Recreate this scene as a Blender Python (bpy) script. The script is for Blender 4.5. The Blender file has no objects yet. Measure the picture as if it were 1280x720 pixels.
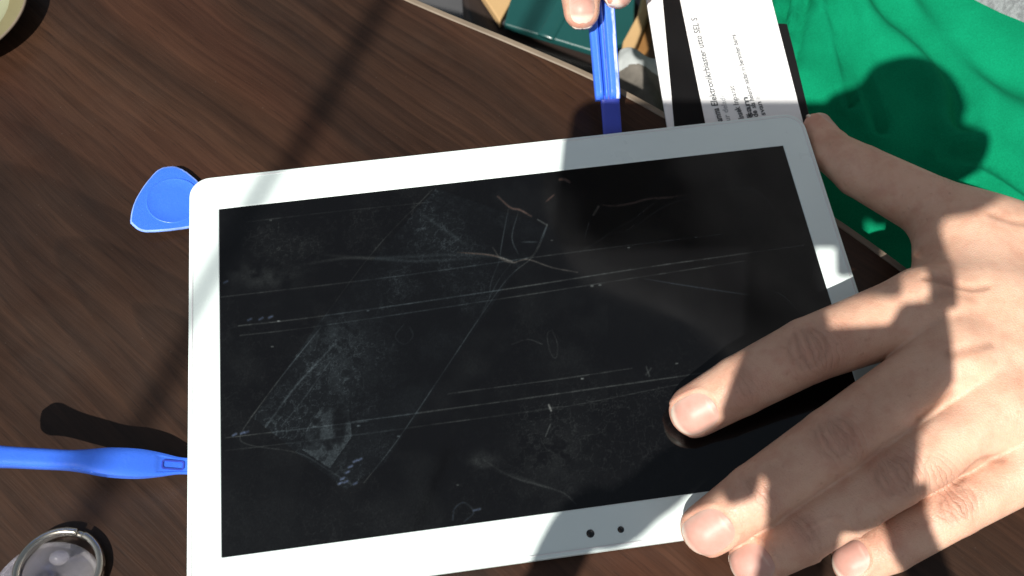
import bpy, bmesh, math, random
import numpy as np
from mathutils import Vector, Matrix

random.seed(7)
rng = np.random.default_rng(7)
scene = bpy.context.scene
COL = scene.collection

# ------------------------------------------------------------------ camera
CAM_POS = np.array([-0.02706335, -0.12905265, 0.31257703])
# rows: camera right, camera down, camera forward (world axes)
CAM_R = np.array([[0.9906871161, -0.1359000839, 0.0083788501],
                  [-0.1192674414, -0.8958317930, -0.4280895655],
                  [0.0656834482, 0.4231034931, -0.9036974708]])
FOCAL = 1200.0          # in pixels of a 1280 wide picture
cam_data = bpy.data.cameras.new('camera')
cam = bpy.data.objects.new('camera', cam_data)
COL.objects.link(cam)
M = Matrix.Identity(4)
for i in range(3):
    M[i][0] = CAM_R[0][i]
    M[i][1] = -CAM_R[1][i]
    M[i][2] = -CAM_R[2][i]
    M[i][3] = CAM_POS[i]
cam.matrix_world = M
cam_data.sensor_width = 36.0
cam_data.sensor_fit = 'HORIZONTAL'
cam_data.lens = 36.0 * FOCAL / 1280.0
cam_data.dof.use_dof = True
cam_data.dof.focus_distance = 0.335
cam_data.dof.aperture_fstop = 20.0
cam_data.clip_start = 0.005
cam_data.clip_end = 200.0
scene.camera = cam

# ------------------------------------------------------------------ light
SUN_EL = math.radians(52)
SUN_AZ = math.radians(57)        # direction in which shadows fall, from +x
shadow_dir = np.array([math.cos(SUN_AZ), math.sin(SUN_AZ)]) / math.tan(SUN_EL)
world = bpy.data.worlds.new('World')
scene.world = world
world.use_nodes = True
wn = world.node_tree
bg = wn.nodes['Background']
sky = wn.nodes.new('ShaderNodeTexSky')
sky.sky_type = 'NISHITA'
sky.sun_disc = False
sky.sun_elevation = SUN_EL
to_sun = Vector((-math.cos(SUN_AZ), -math.sin(SUN_AZ), 0))
sky.sun_rotation = math.atan2(to_sun.x, to_sun.y)
sky.air_density = 1.0
sky.dust_density = 1.5
hsv = wn.nodes.new('ShaderNodeHueSaturation')      # thin high haze: paler than a clear blue sky
hsv.inputs['Saturation'].default_value = 0.50
hsv.inputs['Hue'].default_value = 0.480
wn.links.new(sky.outputs[0], hsv.inputs['Color'])
wn.links.new(hsv.outputs[0], bg.inputs[0])
bg.inputs[1].default_value = 0.050
sun_data = bpy.data.lights.new('sun', 'SUN')
sun_data.energy = 5.0
sun_data.angle = math.radians(0.55)
sun_data.color = (1.0, 0.95, 0.87)
sun = bpy.data.objects.new('sun', sun_data)
COL.objects.link(sun)
ldir = Vector((shadow_dir[0], shadow_dir[1], -1.0)).normalized()
sun.rotation_euler = ldir.to_track_quat('-Z', 'Y').to_euler()
sun.location = (-0.6, -0.9, 1.5)

scene.view_settings.view_transform = 'Standard'
scene.view_settings.look = 'None'
scene.view_settings.gamma = 1.0
scene.view_settings.use_curve_mapping = False
scene.view_settings.exposure = 0.55

scene.cycles.max_bounces = 8
scene.cycles.diffuse_bounces = 3
scene.cycles.glossy_bounces = 3
scene.cycles.transmission_bounces = 8

TABLE_Z = -0.009


# ------------------------------------------------------------------ helpers
def at(x, y, z):
    """world point at height z seen at (x, y) of the 1280x720 photograph"""
    d = CAM_R.T @ np.array([(x - 640) / FOCAL, (y - 360) / FOCAL, 1.0])
    return CAM_POS + d * ((z - CAM_POS[2]) / d[2])


def to_px(P):
    c = (np.asarray(P) - CAM_POS) @ CAM_R.T
    return c[..., :2] / c[..., 2:3] * FOCAL + np.array([640.0, 360.0])


def depth(P):
    return float((np.asarray(P) - CAM_POS) @ CAM_R[2])


def tag(o, label=None, cat=None, group=None, kind=None):
    if label: o['label'] = label
    if cat: o['category'] = cat
    if group: o['group'] = group
    if kind: o['kind'] = kind
    return o


def empty(name, loc=(0, 0, 0)):
    o = bpy.data.objects.new(name, None)
    o.empty_display_size = 0.01
    o.location = loc
    COL.objects.link(o)
    return o


def link(name, me, m, parent=None, smooth=True):
    o = bpy.data.objects.new(name, me)
    COL.objects.link(o)
    if m is not None:
        me.materials.append(m)
    if smooth:
        me.polygons.foreach_set('use_smooth', np.ones(len(me.polygons), dtype=bool))
    if parent is not None:
        o.parent = parent
        o.matrix_parent_inverse = Matrix.Translation(parent.location).inverted()
    return o


def mesh_np(name, V, Q, m, parent=None, smooth=True, attrs=None):
    V = np.asarray(V, dtype=np.float32)
    Q = np.asarray(Q, dtype=np.int32)
    me = bpy.data.meshes.new(name)
    k = Q.shape[1]
    me.vertices.add(len(V)); me.vertices.foreach_set('co', V.ravel())
    me.loops.add(Q.size); me.loops.foreach_set('vertex_index', Q.ravel())
    me.polygons.add(len(Q))
    me.polygons.foreach_set('loop_start', np.arange(0, Q.size, k, dtype=np.int32))
    me.polygons.foreach_set('loop_total', np.full(len(Q), k, dtype=np.int32))
    me.update(calc_edges=True)
    for an, av in (attrs or {}).items():
        a = me.attributes.new(an, 'FLOAT', 'POINT')
        a.data.foreach_set('value', np.asarray(av, dtype=np.float32))
    me.validate()
    return link(name, me, m, parent, smooth)


def bm_obj(name, bm, m, parent=None, smooth=False):
    bmesh.ops.recalc_face_normals(bm, faces=bm.faces[:])
    me = bpy.data.meshes.new(name)
    bm.to_mesh(me); bm.free()
    return link(name, me, m, parent, smooth)


def sharp(o, ang=35):
    me = o.data
    me.set_sharp_from_angle(angle=math.radians(ang))
    return o


def bevel(o, w, seg=3, ang=30):
    b = o.modifiers.new('bevel', 'BEVEL')
    b.width = w; b.segments = seg; b.limit_method = 'ANGLE'; b.angle_limit = math.radians(ang)
    return o


def prism(pts, z0, z1):
    """closed solid from a plan outline"""
    bm = bmesh.new()
    a = [bm.verts.new((p[0], p[1], z0)) for p in pts]
    b = [bm.verts.new((p[0], p[1], z1)) for p in pts]
    n = len(pts)
    bm.faces.new(b); bm.faces.new(a[::-1])
    for i in range(n):
        bm.faces.new((a[i], a[(i + 1) % n], b[(i + 1) % n], b[i]))
    return bm


def rounded_rect(x0, x1, y0, y1, r, n=8):
    out = []
    for cx, cy, a0 in ((x1 - r, y1 - r, 0), (x0 + r, y1 - r, 90), (x0 + r, y0 + r, 180), (x1 - r, y0 + r, 270)):
        for k in range(n + 1):
            a = math.radians(a0 + 90 * k / n)
            out.append((cx + r * math.cos(a), cy + r * math.sin(a)))
    return out


def ring_prism(outer, inner, z0, z1):
    """frame: same vertex count outside and inside"""
    bm = bmesh.new()
    n = len(outer)
    L = [[bm.verts.new((p[0], p[1], z)) for p in ps] for ps, z in ((outer, z0), (outer, z1), (inner, z1), (inner, z0))]
    for q in range(4):
        A, B = L[q], L[(q + 1) % 4]
        for i in range(n):
            bm.faces.new((A[i], A[(i + 1) % n], B[(i + 1) % n], B[i]))
    return bm


def lathe(profile, n=64):
    """profile: list of (r, z); open profile, both ends closed if r == 0"""
    bm = bmesh.new()
    rows = []
    for r, z in profile:
        if r < 1e-7:
            rows.append([bm.verts.new((0, 0, z))])
        else:
            rows.append([bm.verts.new((r * math.cos(2 * math.pi * k / n), r * math.sin(2 * math.pi * k / n), z)) for k in range(n)])
    for A, B in zip(rows[:-1], rows[1:]):
        for k in range(n):
            k2 = (k + 1) % n
            if len(A) == 1 and len(B) == 1: continue
            if len(A) == 1: bm.faces.new((A[0], B[k], B[k2]))
            elif len(B) == 1: bm.faces.new((A[k], A[k2], B[0]))
            else: bm.faces.new((A[k], A[k2], B[k2], B[k]))
    return bm


def tube(pts, radii, n=16):
    bm = bmesh.new()
    pts = [Vector(p) for p in pts]
    rings = []
    up = Vector((0.13, 0.31, 0.94))
    for i, p in enumerate(pts):
        t = (pts[min(i + 1, len(pts) - 1)] - pts[max(i - 1, 0)]).normalized()
        u = t.cross(up)
        if u.length < 1e-4: u = t.cross(Vector((1, 0, 0)))
        u.normalize(); v = u.cross(t).normalized()
        r = radii[i] if hasattr(radii, '__len__') else radii
        rings.append([bm.verts.new(p + (u * math.cos(2 * math.pi * k / n) + v * math.sin(2 * math.pi * k / n)) * r) for k in range(n)])
    for A, B in zip(rings[:-1], rings[1:]):
        for k in range(n):
            bm.faces.new((A[k], A[(k + 1) % n], B[(k + 1) % n], B[k]))
    bm.faces.new(rings[0][::-1]); bm.faces.new(rings[-1])
    return bm


def box_bm(sx, sy, sz, center=(0, 0, 0)):
    bm = bmesh.new()
    bmesh.ops.create_cube(bm, size=1.0)
    for v in bm.verts:
        v.co = Vector((v.co.x * sx + center[0], v.co.y * sy + center[1], v.co.z * sz + center[2]))
    return bm


def smooth_curve(pts, per=8):
    """Catmull-Rom through pts"""
    P = [np.array(p, float) for p in pts]
    P = [2 * P[0] - P[1]] + P + [2 * P[-1] - P[-2]]
    out = []
    for i in range(1, len(P) - 2):
        for k in range(per):
            t = k / per
            out.append(0.5 * ((2 * P[i]) + (-P[i - 1] + P[i + 1]) * t + (2 * P[i - 1] - 5 * P[i] + 4 * P[i + 1] - P[i + 2]) * t * t
                              + (-P[i - 1] + 3 * P[i] - 3 * P[i + 1] + P[i + 2]) * t ** 3))
    out.append(P[-2])
    return out


def closed_curve(pts, per=6):
    P = [np.array(p, float) for p in pts]
    n = len(P); out = []
    for i in range(n):
        a, b, c, d = P[i - 1], P[i], P[(i + 1) % n], P[(i + 2) % n]
        for k in range(per):
            t = k / per
            out.append(0.5 * (2 * b + (c - a) * t + (2 * a - 5 * b + 4 * c - d) * t * t + (3 * b - a - 3 * c + d) * t ** 3))
    return out


_lat = rng.random((64, 64, 64)).astype(np.float32)


def vnoise(P, f):
    """value noise in 0..1 at points P (.., 3), frequency f"""
    p = np.asarray(P, dtype=np.float64) * f + 100.0
    i = np.floor(p).astype(int); t = p - i; t = t * t * (3 - 2 * t)
    r = 0
    for a in (0, 1):
        for b in (0, 1):
            for c in (0, 1):
                w = (t[..., 0] if a else 1 - t[..., 0]) * (t[..., 1] if b else 1 - t[..., 1]) * (t[..., 2] if c else 1 - t[..., 2])
                r = r + w * _lat[(i[..., 0] + a) % 64, (i[..., 1] + b) % 64, (i[..., 2] + c) % 64]
    return r


def fbm(P, f, o=4):
    s = 0; a = 0.5; n = 0
    for k in range(o):
        s = s + a * vnoise(P, f * 2 ** k); n += a; a *= 0.5
    return s / n


# ------------------------------------------------------------------ materials
def mat(name, color, rough=0.5, spec=0.5, **kw):
    m = bpy.data.materials.new(name)
    m.use_nodes = True
    b = m.node_tree.nodes['Principled BSDF']
    b.inputs['Base Color'].default_value = (*color, 1)
    b.inputs['Roughness'].default_value = rough
    b.inputs['Specular IOR Level'].default_value = spec
    for k, v in kw.items():
        b.inputs[k.replace('_', ' ')].default_value = v
    return m


class NT:
    def __init__(s, m):
        s.t = m.node_tree; s.b = s.t.nodes['Principled BSDF']

    def n(s, typ, **kw):
        x = s.t.nodes.new(typ)
        for k, v in kw.items():
            setattr(x, k, v)
        return x

    def l(s, a, b): s.t.links.new(a, b)

    def coords(s, out='Object', scale=(1, 1, 1), rot=(0, 0, 0)):
        c = s.n('ShaderNodeTexCoord'); mp = s.n('ShaderNodeMapping')
        mp.inputs['Scale'].default_value = scale; mp.inputs['Rotation'].default_value = rot
        s.l(c.outputs[out], mp.inputs[0]); return mp.outputs[0]

    def noise(s, vec, scale, detail=4, rough=0.55, dist=0.0):
        x = s.n('ShaderNodeTexNoise')
        x.inputs['Scale'].default_value = scale; x.inputs['Detail'].default_value = detail
        x.inputs['Roughness'].default_value = rough; x.inputs['Distortion'].default_value = dist
        if vec is not None: s.l(vec, x.inputs['Vector'])
        return x.outputs['Fac']

    def ramp(s, fac, stops, interp='LINEAR'):
        r = s.n('ShaderNodeValToRGB'); r.color_ramp.interpolation = interp
        e = r.color_ramp.elements
        while len(e) < len(stops): e.new(0.5)
        for i, (p, c) in enumerate(stops):
            e[i].position = p; e[i].color = (*c, 1) if len(c) == 3 else c
        s.l(fac, r.inputs[0]); return r.outputs[0]

    def mix(s, a, b, fac, mode='MIX'):
        x = s.n('ShaderNodeMix', data_type='RGBA', blend_type=mode)
        for sock, v in ((x.inputs[0], fac), (x.inputs[6], a), (x.inputs[7], b)):
            if isinstance(v, (int, float)): sock.default_value = v
            elif isinstance(v, tuple): sock.default_value = (*v, 1)
            else: s.l(v, sock)
        return x.outputs[2]

    def math(s, op, a, b=0.5, c=None):
        x = s.n('ShaderNodeMath', operation=op)
        for i, v in enumerate((a, b) if c is None else (a, b, c)):
            if isinstance(v, (int, float)): x.inputs[i].default_value = v
            else: s.l(v, x.inputs[i])
        return x.outputs[0]

    def attr(s, name):
        return s.n('ShaderNodeAttribute', attribute_name=name)

    def bump(s, h, strength=0.3, dist=0.001):
        x = s.n('ShaderNodeBump'); x.inputs['Strength'].default_value = strength; x.inputs['Distance'].default_value = dist
        s.l(h, x.inputs['Height']); s.l(x.outputs[0], s.b.inputs['Normal']); return x

    def color(s, c): s.l(c, s.b.inputs['Base Color'])

    def rough(s, c): s.l(c, s.b.inputs['Roughness'])


def speckled(name, c, rough, amount=0.08, scale=400.0, bump=0.1, spec=0.5, **kw):
    """plain colour with slight uneven tone, uneven gloss and fine relief"""
    m = mat(name, c, rough, spec, **kw); t = NT(m)
    v = t.coords()
    lo = tuple(x * (1 - amount) for x in c); hi = tuple(min(1, x * (1 + amount)) for x in c)
    t.color(t.ramp(t.noise(v, scale * 0.2, 5), [(0.3, lo), (0.7, hi)]))
    r = t.ramp(t.noise(v, scale * 0.12, 5), [(0.3, (rough * 0.8,) * 3), (0.7, (min(1, rough * 1.25),) * 3)])
    t.rough(r)
    t.bump(t.noise(v, scale * 3, 3), bump, 0.0003)
    return m


# dark walnut table top, grain running diagonally
GRAIN = math.radians(-48)
m_wood = mat('dark_wood', (0.05, 0.03, 0.02), 0.42, 0.28)
t = NT(m_wood)
base = t.coords('Object', rot=(0, 0, -GRAIN))
warp = t.n('ShaderNodeVectorMath', operation='ADD')
wv = t.n('ShaderNodeTexNoise'); wv.inputs['Scale'].default_value = 7.0; wv.inputs['Detail'].default_value = 2.0
t.l(base, wv.inputs['Vector'])
wsc = t.n('ShaderNodeVectorMath', operation='MULTIPLY_ADD')
t.l(wv.outputs['Color'], wsc.inputs[0]); wsc.inputs[1].default_value = (0.0, 0.016, 0.0); wsc.inputs[2].default_value = (0, -0.008, 0)
t.l(base, warp.inputs[0]); t.l(wsc.outputs[0], warp.inputs[1])


def sc(v):
    x = t.n('ShaderNodeMapping'); x.inputs['Scale'].default_value = v
    t.l(warp.outputs[0], x.inputs[0]); return x.outputs[0]


broad = t.noise(sc((1.5, 17, 1)), 1.0, 3, 0.5)
mid = t.noise(sc((4.5, 75, 1)), 1.0, 5, 0.6)
fine = t.noise(sc((22, 620, 1)), 1.0, 4, 0.65)
pores = t.noise(sc((60, 1300, 1)), 1.0, 3, 0.6)
red = t.noise(sc((2.0, 12, 1)), 1.3, 3, 0.5)
# cathedral figure: nested arches of growth rings
rg = t.n('ShaderNodeTexWave', wave_type='RINGS', rings_direction='SPHERICAL', wave_profile='SAW')
rg.inputs['Scale'].default_value = 1.0; rg.inputs['Distortion'].default_value = 2.2; rg.inputs['Detail'].default_value = 3.0
rg.inputs['Detail Scale'].default_value = 1.2
mpr = t.n('ShaderNodeMapping'); mpr.inputs['Scale'].default_value = (7.0, 42.0, 1.0); mpr.inputs['Location'].default_value = (0.2, 3.4, 0.0)
t.l(warp.outputs[0], mpr.inputs[0]); t.l(mpr.outputs[0], rg.inputs['Vector'])
c1 = t.ramp(broad, [(0.32, (0.0105, 0.0060, 0.0045)), (0.50, (0.0305, 0.0153, 0.0093)), (0.68, (0.054, 0.0265, 0.0150))])
c2 = t.mix(c1, t.ramp(mid, [(0.32, (0.0082, 0.0047, 0.0035)), (0.52, (0.0295, 0.0150, 0.0091)), (0.75, (0.057, 0.0290, 0.0165))]), 0.38)
c2 = t.mix(c2, t.ramp(rg.outputs['Fac'], [(0.0, (1.30, 1.25, 1.2)), (0.6, (0.95, 0.95, 0.95)), (0.92, (0.55, 0.55, 0.55)), (1.0, (1.0, 1.0, 1.0))]), 0.40, 'MULTIPLY')
c3 = t.mix(c2, (0.066, 0.024, 0.0135), t.math('MULTIPLY', t.ramp(red, [(0.48, (0, 0, 0)), (0.66, (1, 1, 1))]), 0.45))
c4 = t.mix(c3, t.ramp(fine, [(0.30, (0.50, 0.48, 0.46)), (0.55, (1, 1, 1)), (0.75, (1.28, 1.25, 1.22))]), 0.55, 'MULTIPLY')
c5 = t.mix(c4, (0.008, 0.005, 0.004), t.math('MULTIPLY', t.ramp(pores, [(0.28, (1, 1, 1)), (0.40, (0, 0, 0))]), 0.6))
dustv = t.coords('Object')
dust = t.ramp(t.noise(dustv, 900, 2, 0.5), [(0.72, (0, 0, 0)), (0.80, (1, 1, 1))])
smear = t.ramp(t.noise(dustv, 14, 5, 0.65), [(0.50, (0, 0, 0)), (0.75, (1, 1, 1))])
c6 = t.mix(c5, (0.12, 0.105, 0.09), t.math('ADD', t.math('MULTIPLY', dust, 0.22), t.math('MULTIPLY', smear, 0.05)))
t.color(c6)
t.rough(t.ramp(t.noise(dustv, 18, 5, 0.6), [(0.3, (0.30,) * 3), (0.7, (0.50,) * 3)]))
t.bump(t.math('ADD', t.math('MULTIPLY', fine, 0.6), t.math('MULTIPLY', pores, 0.5)), 0.25, 0.0006)

m_trim = speckled('table_edge_trim', (0.17, 0.135, 0.10), 0.5, 0.2, 300)
m_tablewood = speckled('table_leg_wood', (0.03, 0.02, 0.015), 0.5, 0.3, 120)
m_white = speckled('white_plastic', (0.72, 0.82, 0.81), 0.32, 0.02, 200, 0.05)
m_white2 = speckled('white_back_plastic', (0.70, 0.72, 0.73), 0.4, 0.03, 200, 0.05)
m_black = speckled('black_plastic', (0.0055, 0.0055, 0.006), 0.5, 0.2, 300, 0.1, 0.2)
m_lens = mat('lens_glass', (0.004, 0.004, 0.005), 0.05, 0.6)
m_blue = speckled('blue_nylon', (0.040, 0.150, 0.74), 0.32, 0.06, 260, 0.25)
t = NT(m_blue); t.b.inputs['Subsurface Weight'].default_value = 0.12
t.b.inputs['Subsurface Radius'].default_value = (0.2, 0.5, 1.0); t.b.inputs['Subsurface Scale'].default_value = 0.001
m_blue_edge = speckled('worn_blue_edge', (0.17, 0.29, 0.72), 0.55, 0.4, 600, 0.5)
m_blue_shade = speckled('shade_blue_nylon', (0.030, 0.055, 0.42), 0.4, 0.1, 260, 0.2)
m_steel = speckled('steel', (0.62, 0.58, 0.50), 0.22, 0.08, 500, 0.05, Metallic=1.0)
m_cup = mat('clear_vinyl', (0.72, 0.70, 0.80), 0.05, 0.6, Transmission_Weight=0.86, IOR=1.43)
t = NT(m_cup); v = t.coords()
t.color(t.ramp(t.noise(v, 60, 3), [(0.35, (0.78, 0.76, 0.86)), (0.65, (0.93, 0.92, 0.95))]))
t.rough(t.ramp(t.noise(v, 90, 4), [(0.35, (0.03,) * 3), (0.7, (0.12,) * 3)]))
m_olive = speckled('olive_glaze', (0.17, 0.15, 0.075), 0.28, 0.15, 120, 0.05)
m_olive_in = speckled('pale_olive_glaze', (0.24, 0.25, 0.16), 0.3, 0.12, 120, 0.05)
m_card = speckled('white_card', (0.80, 0.81, 0.82), 0.55, 0.02, 300, 0.08)
m_ink = speckled('black_ink', (0.0045, 0.0045, 0.005), 0.6, 0.1, 300, 0.05, 0.15)
m_ink2 = speckled('grey_ink', (0.095, 0.105, 0.115), 0.6, 0.2, 900, 0.05)
m_ink3 = speckled('pale_grey_ink', (0.33, 0.35, 0.37), 0.6, 0.15, 900, 0.05)
m_teal = speckled('teal_vinyl', (0.010, 0.060, 0.058), 0.22, 0.12, 80, 0.15)
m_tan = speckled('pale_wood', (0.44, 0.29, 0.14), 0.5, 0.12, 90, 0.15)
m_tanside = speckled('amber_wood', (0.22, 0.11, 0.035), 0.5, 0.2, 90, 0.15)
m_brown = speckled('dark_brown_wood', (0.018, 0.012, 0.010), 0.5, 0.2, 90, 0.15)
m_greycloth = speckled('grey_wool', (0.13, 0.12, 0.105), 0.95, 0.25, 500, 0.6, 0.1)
m_greycloth_lit = speckled('lit_grey_wool', (0.40, 0.43, 0.43), 0.95, 0.18, 500, 0.6, 0.1)
m_floor = speckled('grey_floor', (0.055, 0.056, 0.060), 0.6, 0.15, 40, 0.2)
m_rubber = speckled('black_rubber', (0.014, 0.014, 0.015), 0.6, 0.2, 300, 0.3)
m_cable = speckled('cable_sheath', (0.02, 0.02, 0.02), 0.5, 0.2, 300, 0.2)


def cloth(name, lo, hi, heather=0.0):
    m = mat(name, hi, 0.95, 0.04); t = NT(m)
    v = t.coords()
    c = t.ramp(t.noise(v, 30, 4), [(0.3, lo), (0.7, hi)])
    knit = t.noise(v, 1500, 2, 0.6)
    c = t.mix(c, t.ramp(knit, [(0.3, (0.80,) * 3), (0.7, (1.15,) * 3)]), 0.7, 'MULTIPLY')
    if heather:
        c = t.mix(c, (0.10, 0.10, 0.11), t.math('MULTIPLY', t.ramp(t.noise(t.coords(scale=(1, 1, 0.4)), 420, 3, 0.7), [(0.48, (0, 0, 0)), (0.62, (1, 1, 1))]), heather))
    t.color(c)
    t.bump(t.math('ADD', t.math('MULTIPLY', knit, 0.7), t.noise(v, 260, 3)), 0.35, 0.0005)
    return m


m_green = cloth('green_jersey', (0.002, 0.155, 0.072), (0.003, 0.210, 0.100))
m_greenseam = cloth('seam_thread', (0.035, 0.13, 0.085), (0.05, 0.16, 0.11))
m_heather = cloth('grey_heather_jersey', (0.24, 0.25, 0.27), (0.33, 0.34, 0.36), 0.55)

# skin: tone and wrinkle relief follow the anatomy stored on the mesh
m_skin = mat('skin', (0.45, 0.27, 0.18), 0.48, 0.42)
t = NT(m_skin)
v = t.coords()
tone = t.ramp(t.noise(v, 55, 5, 0.6), [(0.28, (0.53, 0.305, 0.212)), (0.5, (0.63, 0.395, 0.285)), (0.75, (0.69, 0.455, 0.34))])
blot = t.ramp(t.noise(v, 170, 4, 0.6), [(0.45, (0, 0, 0)), (0.70, (1, 1, 1))])
tone = t.mix(tone, (0.50, 0.22, 0.15), t.math('MULTIPLY', blot, 0.38))
redn = t.attr('redness').outputs['Fac']
tone = t.mix(tone, (0.50, 0.20, 0.15), t.math('MULTIPLY', redn, 0.62))
crs = t.attr('crease').outputs['Fac']
tone = t.mix(tone, (0.22, 0.105, 0.068), t.math('MULTIPLY', crs, 0.55))
tone = t.mix(tone, (0.30, 0.15, 0.10), t.math('MULTIPLY', t.attr('knuckle').outputs['Fac'], 0.30))
freck = t.ramp(t.noise(v, 420, 2, 0.5), [(0.66, (0, 0, 0)), (0.76, (1, 1, 1))])
tone = t.mix(tone, (0.25, 0.12, 0.07), t.math('MULTIPLY', freck, 0.22))
t.color(tone)
t.b.inputs['Subsurface Weight'].default_value = 0.22
t.b.inputs['Subsurface Radius'].default_value = (1.0, 0.34, 0.18)
t.b.inputs['Subsurface Scale'].default_value = 0.0036
t.rough(t.ramp(t.noise(v, 260, 3), [(0.3, (0.40,) * 3), (0.7, (0.58,) * 3)]))
vor = t.n('ShaderNodeTexVoronoi', feature='DISTANCE_TO_EDGE'); vor.inputs['Scale'].default_value = 1150.0
wv = t.n('ShaderNodeVectorMath', operation='ADD')
wn2 = t.n('ShaderNodeTexNoise'); wn2.inputs['Scale'].default_value = 300
t.l(v, wn2.inputs['Vector'])
ws = t.n('ShaderNodeVectorMath', operation='SCALE'); ws.inputs['Scale'].default_value = 0.0012
t.l(wn2.outputs['Color'], ws.inputs[0]); t.l(v, wv.inputs[0]); t.l(ws.outputs[0], wv.inputs[1])
t.l(wv.outputs[0], vor.inputs['Vector'])
cells = t.ramp(vor.outputs['Distance'], [(0.0, (0, 0, 0)), (0.22, (1, 1, 1))])
along = t.attr('along').outputs['Fac']
knk = t.attr('knuckle').outputs['Fac']
ph = t.math('ADD', t.math('MULTIPLY', along, 2 * math.pi / 0.0021), t.math('MULTIPLY', t.noise(v, 210, 3), 11.0))
wr = t.math('MULTIPLY', t.math('POWER', t.math('ABSOLUTE', t.math('SINE', t.math('MULTIPLY', ph, 0.5))), 0.5), knk)
h = t.math('ADD', t.math('MULTIPLY', cells, 0.12), t.math('MULTIPLY', wr, 0.7))
h = t.math('ADD', h, t.math('MULTIPLY', t.noise(v, 330, 4, 0.6), 0.22))
t.bump(h, 0.55, 0.0008)

m_nail = mat('nail', (0.60, 0.36, 0.31), 0.45, 0.3)
t = NT(m_nail); v = t.coords()
edge = t.attr('edge').outputs['Fac']
c = t.ramp(t.noise(v, 160, 3), [(0.3, (0.46, 0.245, 0.20)), (0.7, (0.54, 0.31, 0.26))])
c = t.mix(c, (0.72, 0.60, 0.50), edge)
t.color(c)
t.b.inputs['Subsurface Weight'].default_value = 0.15; t.b.inputs['Subsurface Scale'].default_value = 0.002
t.b.inputs['Subsurface Radius'].default_value = (1.0, 0.4, 0.3)
t.bump(t.noise(t.coords(scale=(1, 1, 1)), 500, 2), 0.08, 0.0003)

# screen glass: black, glossy; adhesive residue, film marks and painted glints are a matt veil on it
m_glass = mat('screen_glass', (0.0035, 0.0036, 0.004), 0.06, 0.42)
t = NT(m_glass); v = t.coords()
res = t.attr('residue').outputs['Fac']
tin = t.attr('tint').outputs['Fac']
veil = t.ramp(tin, [(0.0, (0.13, 0.18, 0.32)), (0.35, (0.18, 0.235, 0.25)), (0.65, (0.24, 0.22, 0.20)), (1.0, (0.32, 0.20, 0.17))])
grain = t.ramp(t.noise(v, 1600, 3, 0.7), [(0.35, (0.55,) * 3), (0.70, (1.25,) * 3)])
amt = t.math('MULTIPLY', res, grain)
cc = t.n('ShaderNodeClamp'); t.l(amt, cc.inputs[0])
t.color(t.mix((0.0022, 0.0022, 0.0026), veil, cc.outputs[0]))
t.rough(t.math('ADD', t.math('MULTIPLY', cc.outputs[0], 0.9), t.math('MULTIPLY', t.noise(v, 45, 5, 0.65), 0.14)))


# ------------------------------------------------------------------ floor and table
bm = bmesh.new()
bmesh.ops.create_grid(bm, x_segments=1, y_segments=1, size=3.0)
for q in bm.verts: q.co += Vector((0.3, 0.4, -0.62))
tag(bm_obj('floor', bm, m_floor), kind='structure')

edge_px = [(300, -96), (517, 0), (640, 51), (739, 94), (825, 139), (950, 214), (1070, 292), (1180, 376), (1300, 490), (1400, 630)]
rim = [at(x, y, TABLE_Z)[:2] for x, y in edge_px]
rim += [np.array(p) for p in ((0.17, -0.36), (0.02, -0.60), (-0.25, -0.72), (-0.52, -0.62), (-0.66, -0.36), (-0.66, -0.05), (-0.56, 0.22), (-0.40, 0.34), (-0.22, 0.285))]
rim = closed_curve(rim[::-1], 7)


def inset(P, d):
    out_ = []
    for i in range(len(P)):
        tn = P[(i + 1) % len(P)] - P[i - 1]; tn = tn / np.linalg.norm(tn)
        out_.append(P[i] + np.array([-tn[1], tn[0]]) * d)
    return out_


table = empty('table', (0, 0, -0.62))
tag(table, 'dark brown wooden table with thin pale edge strip under the tablet', 'table')
TW = 0.0022
bm_obj('tabletop', prism(inset(rim, TW), TABLE_Z - 0.022, TABLE_Z), m_wood, table)
o = bm_obj('edge_trim', ring_prism(inset(rim, -0.0008), inset(rim, TW - 0.0002), TABLE_Z - 0.0225, TABLE_Z + 0.0003), m_trim, table)
bevel(o, 0.0007, 3, 50)
for c0 in ((-0.42, 0.20), (-0.02, 0.02), (-0.05, -0.52), (-0.52, -0.42)):
    o = bm_obj('leg', box_bm(0.045, 0.045, 0.589, (0, 0, 0)), m_tablewood, None)
    o.location = (c0[0], c0[1], -0.62 + 0.2945); o.rotation_euler.z = math.radians(-36)
    bevel(o, 0.004)
    o.parent = table; o.matrix_parent_inverse = Matrix.Translation(table.location).inverted()

# ------------------------------------------------------------------ tablet
tablet = empty('tablet', (0, 0, TABLE_Z + 0.0015))
tag(tablet, 'white framed tablet lying on the wooden table with a smeared black screen', 'tablet computer')
HX, HY = 0.1195, 0.0785
SX, SY = 0.1085, 0.0642
out = rounded_rect(-HX, HX, -HY, HY, 0.0075)
out2 = rounded_rect(-HX + 0.0006, HX - 0.0006, -HY + 0.0006, HY - 0.0006, 0.007)
o = bm_obj('back_cover', prism(out2, TABLE_Z + 0.0015, -0.0032), m_white2, tablet)
bevel(o, 0.0016, 4, 50)
inner = rounded_rect(-SX, SX, -SY, SY, 0.0004)
o = bm_obj('bezel', ring_prism(out, inner, -0.0028, 0.0), m_white, tablet)
bevel(o, 0.0005, 3, 50)
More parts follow.
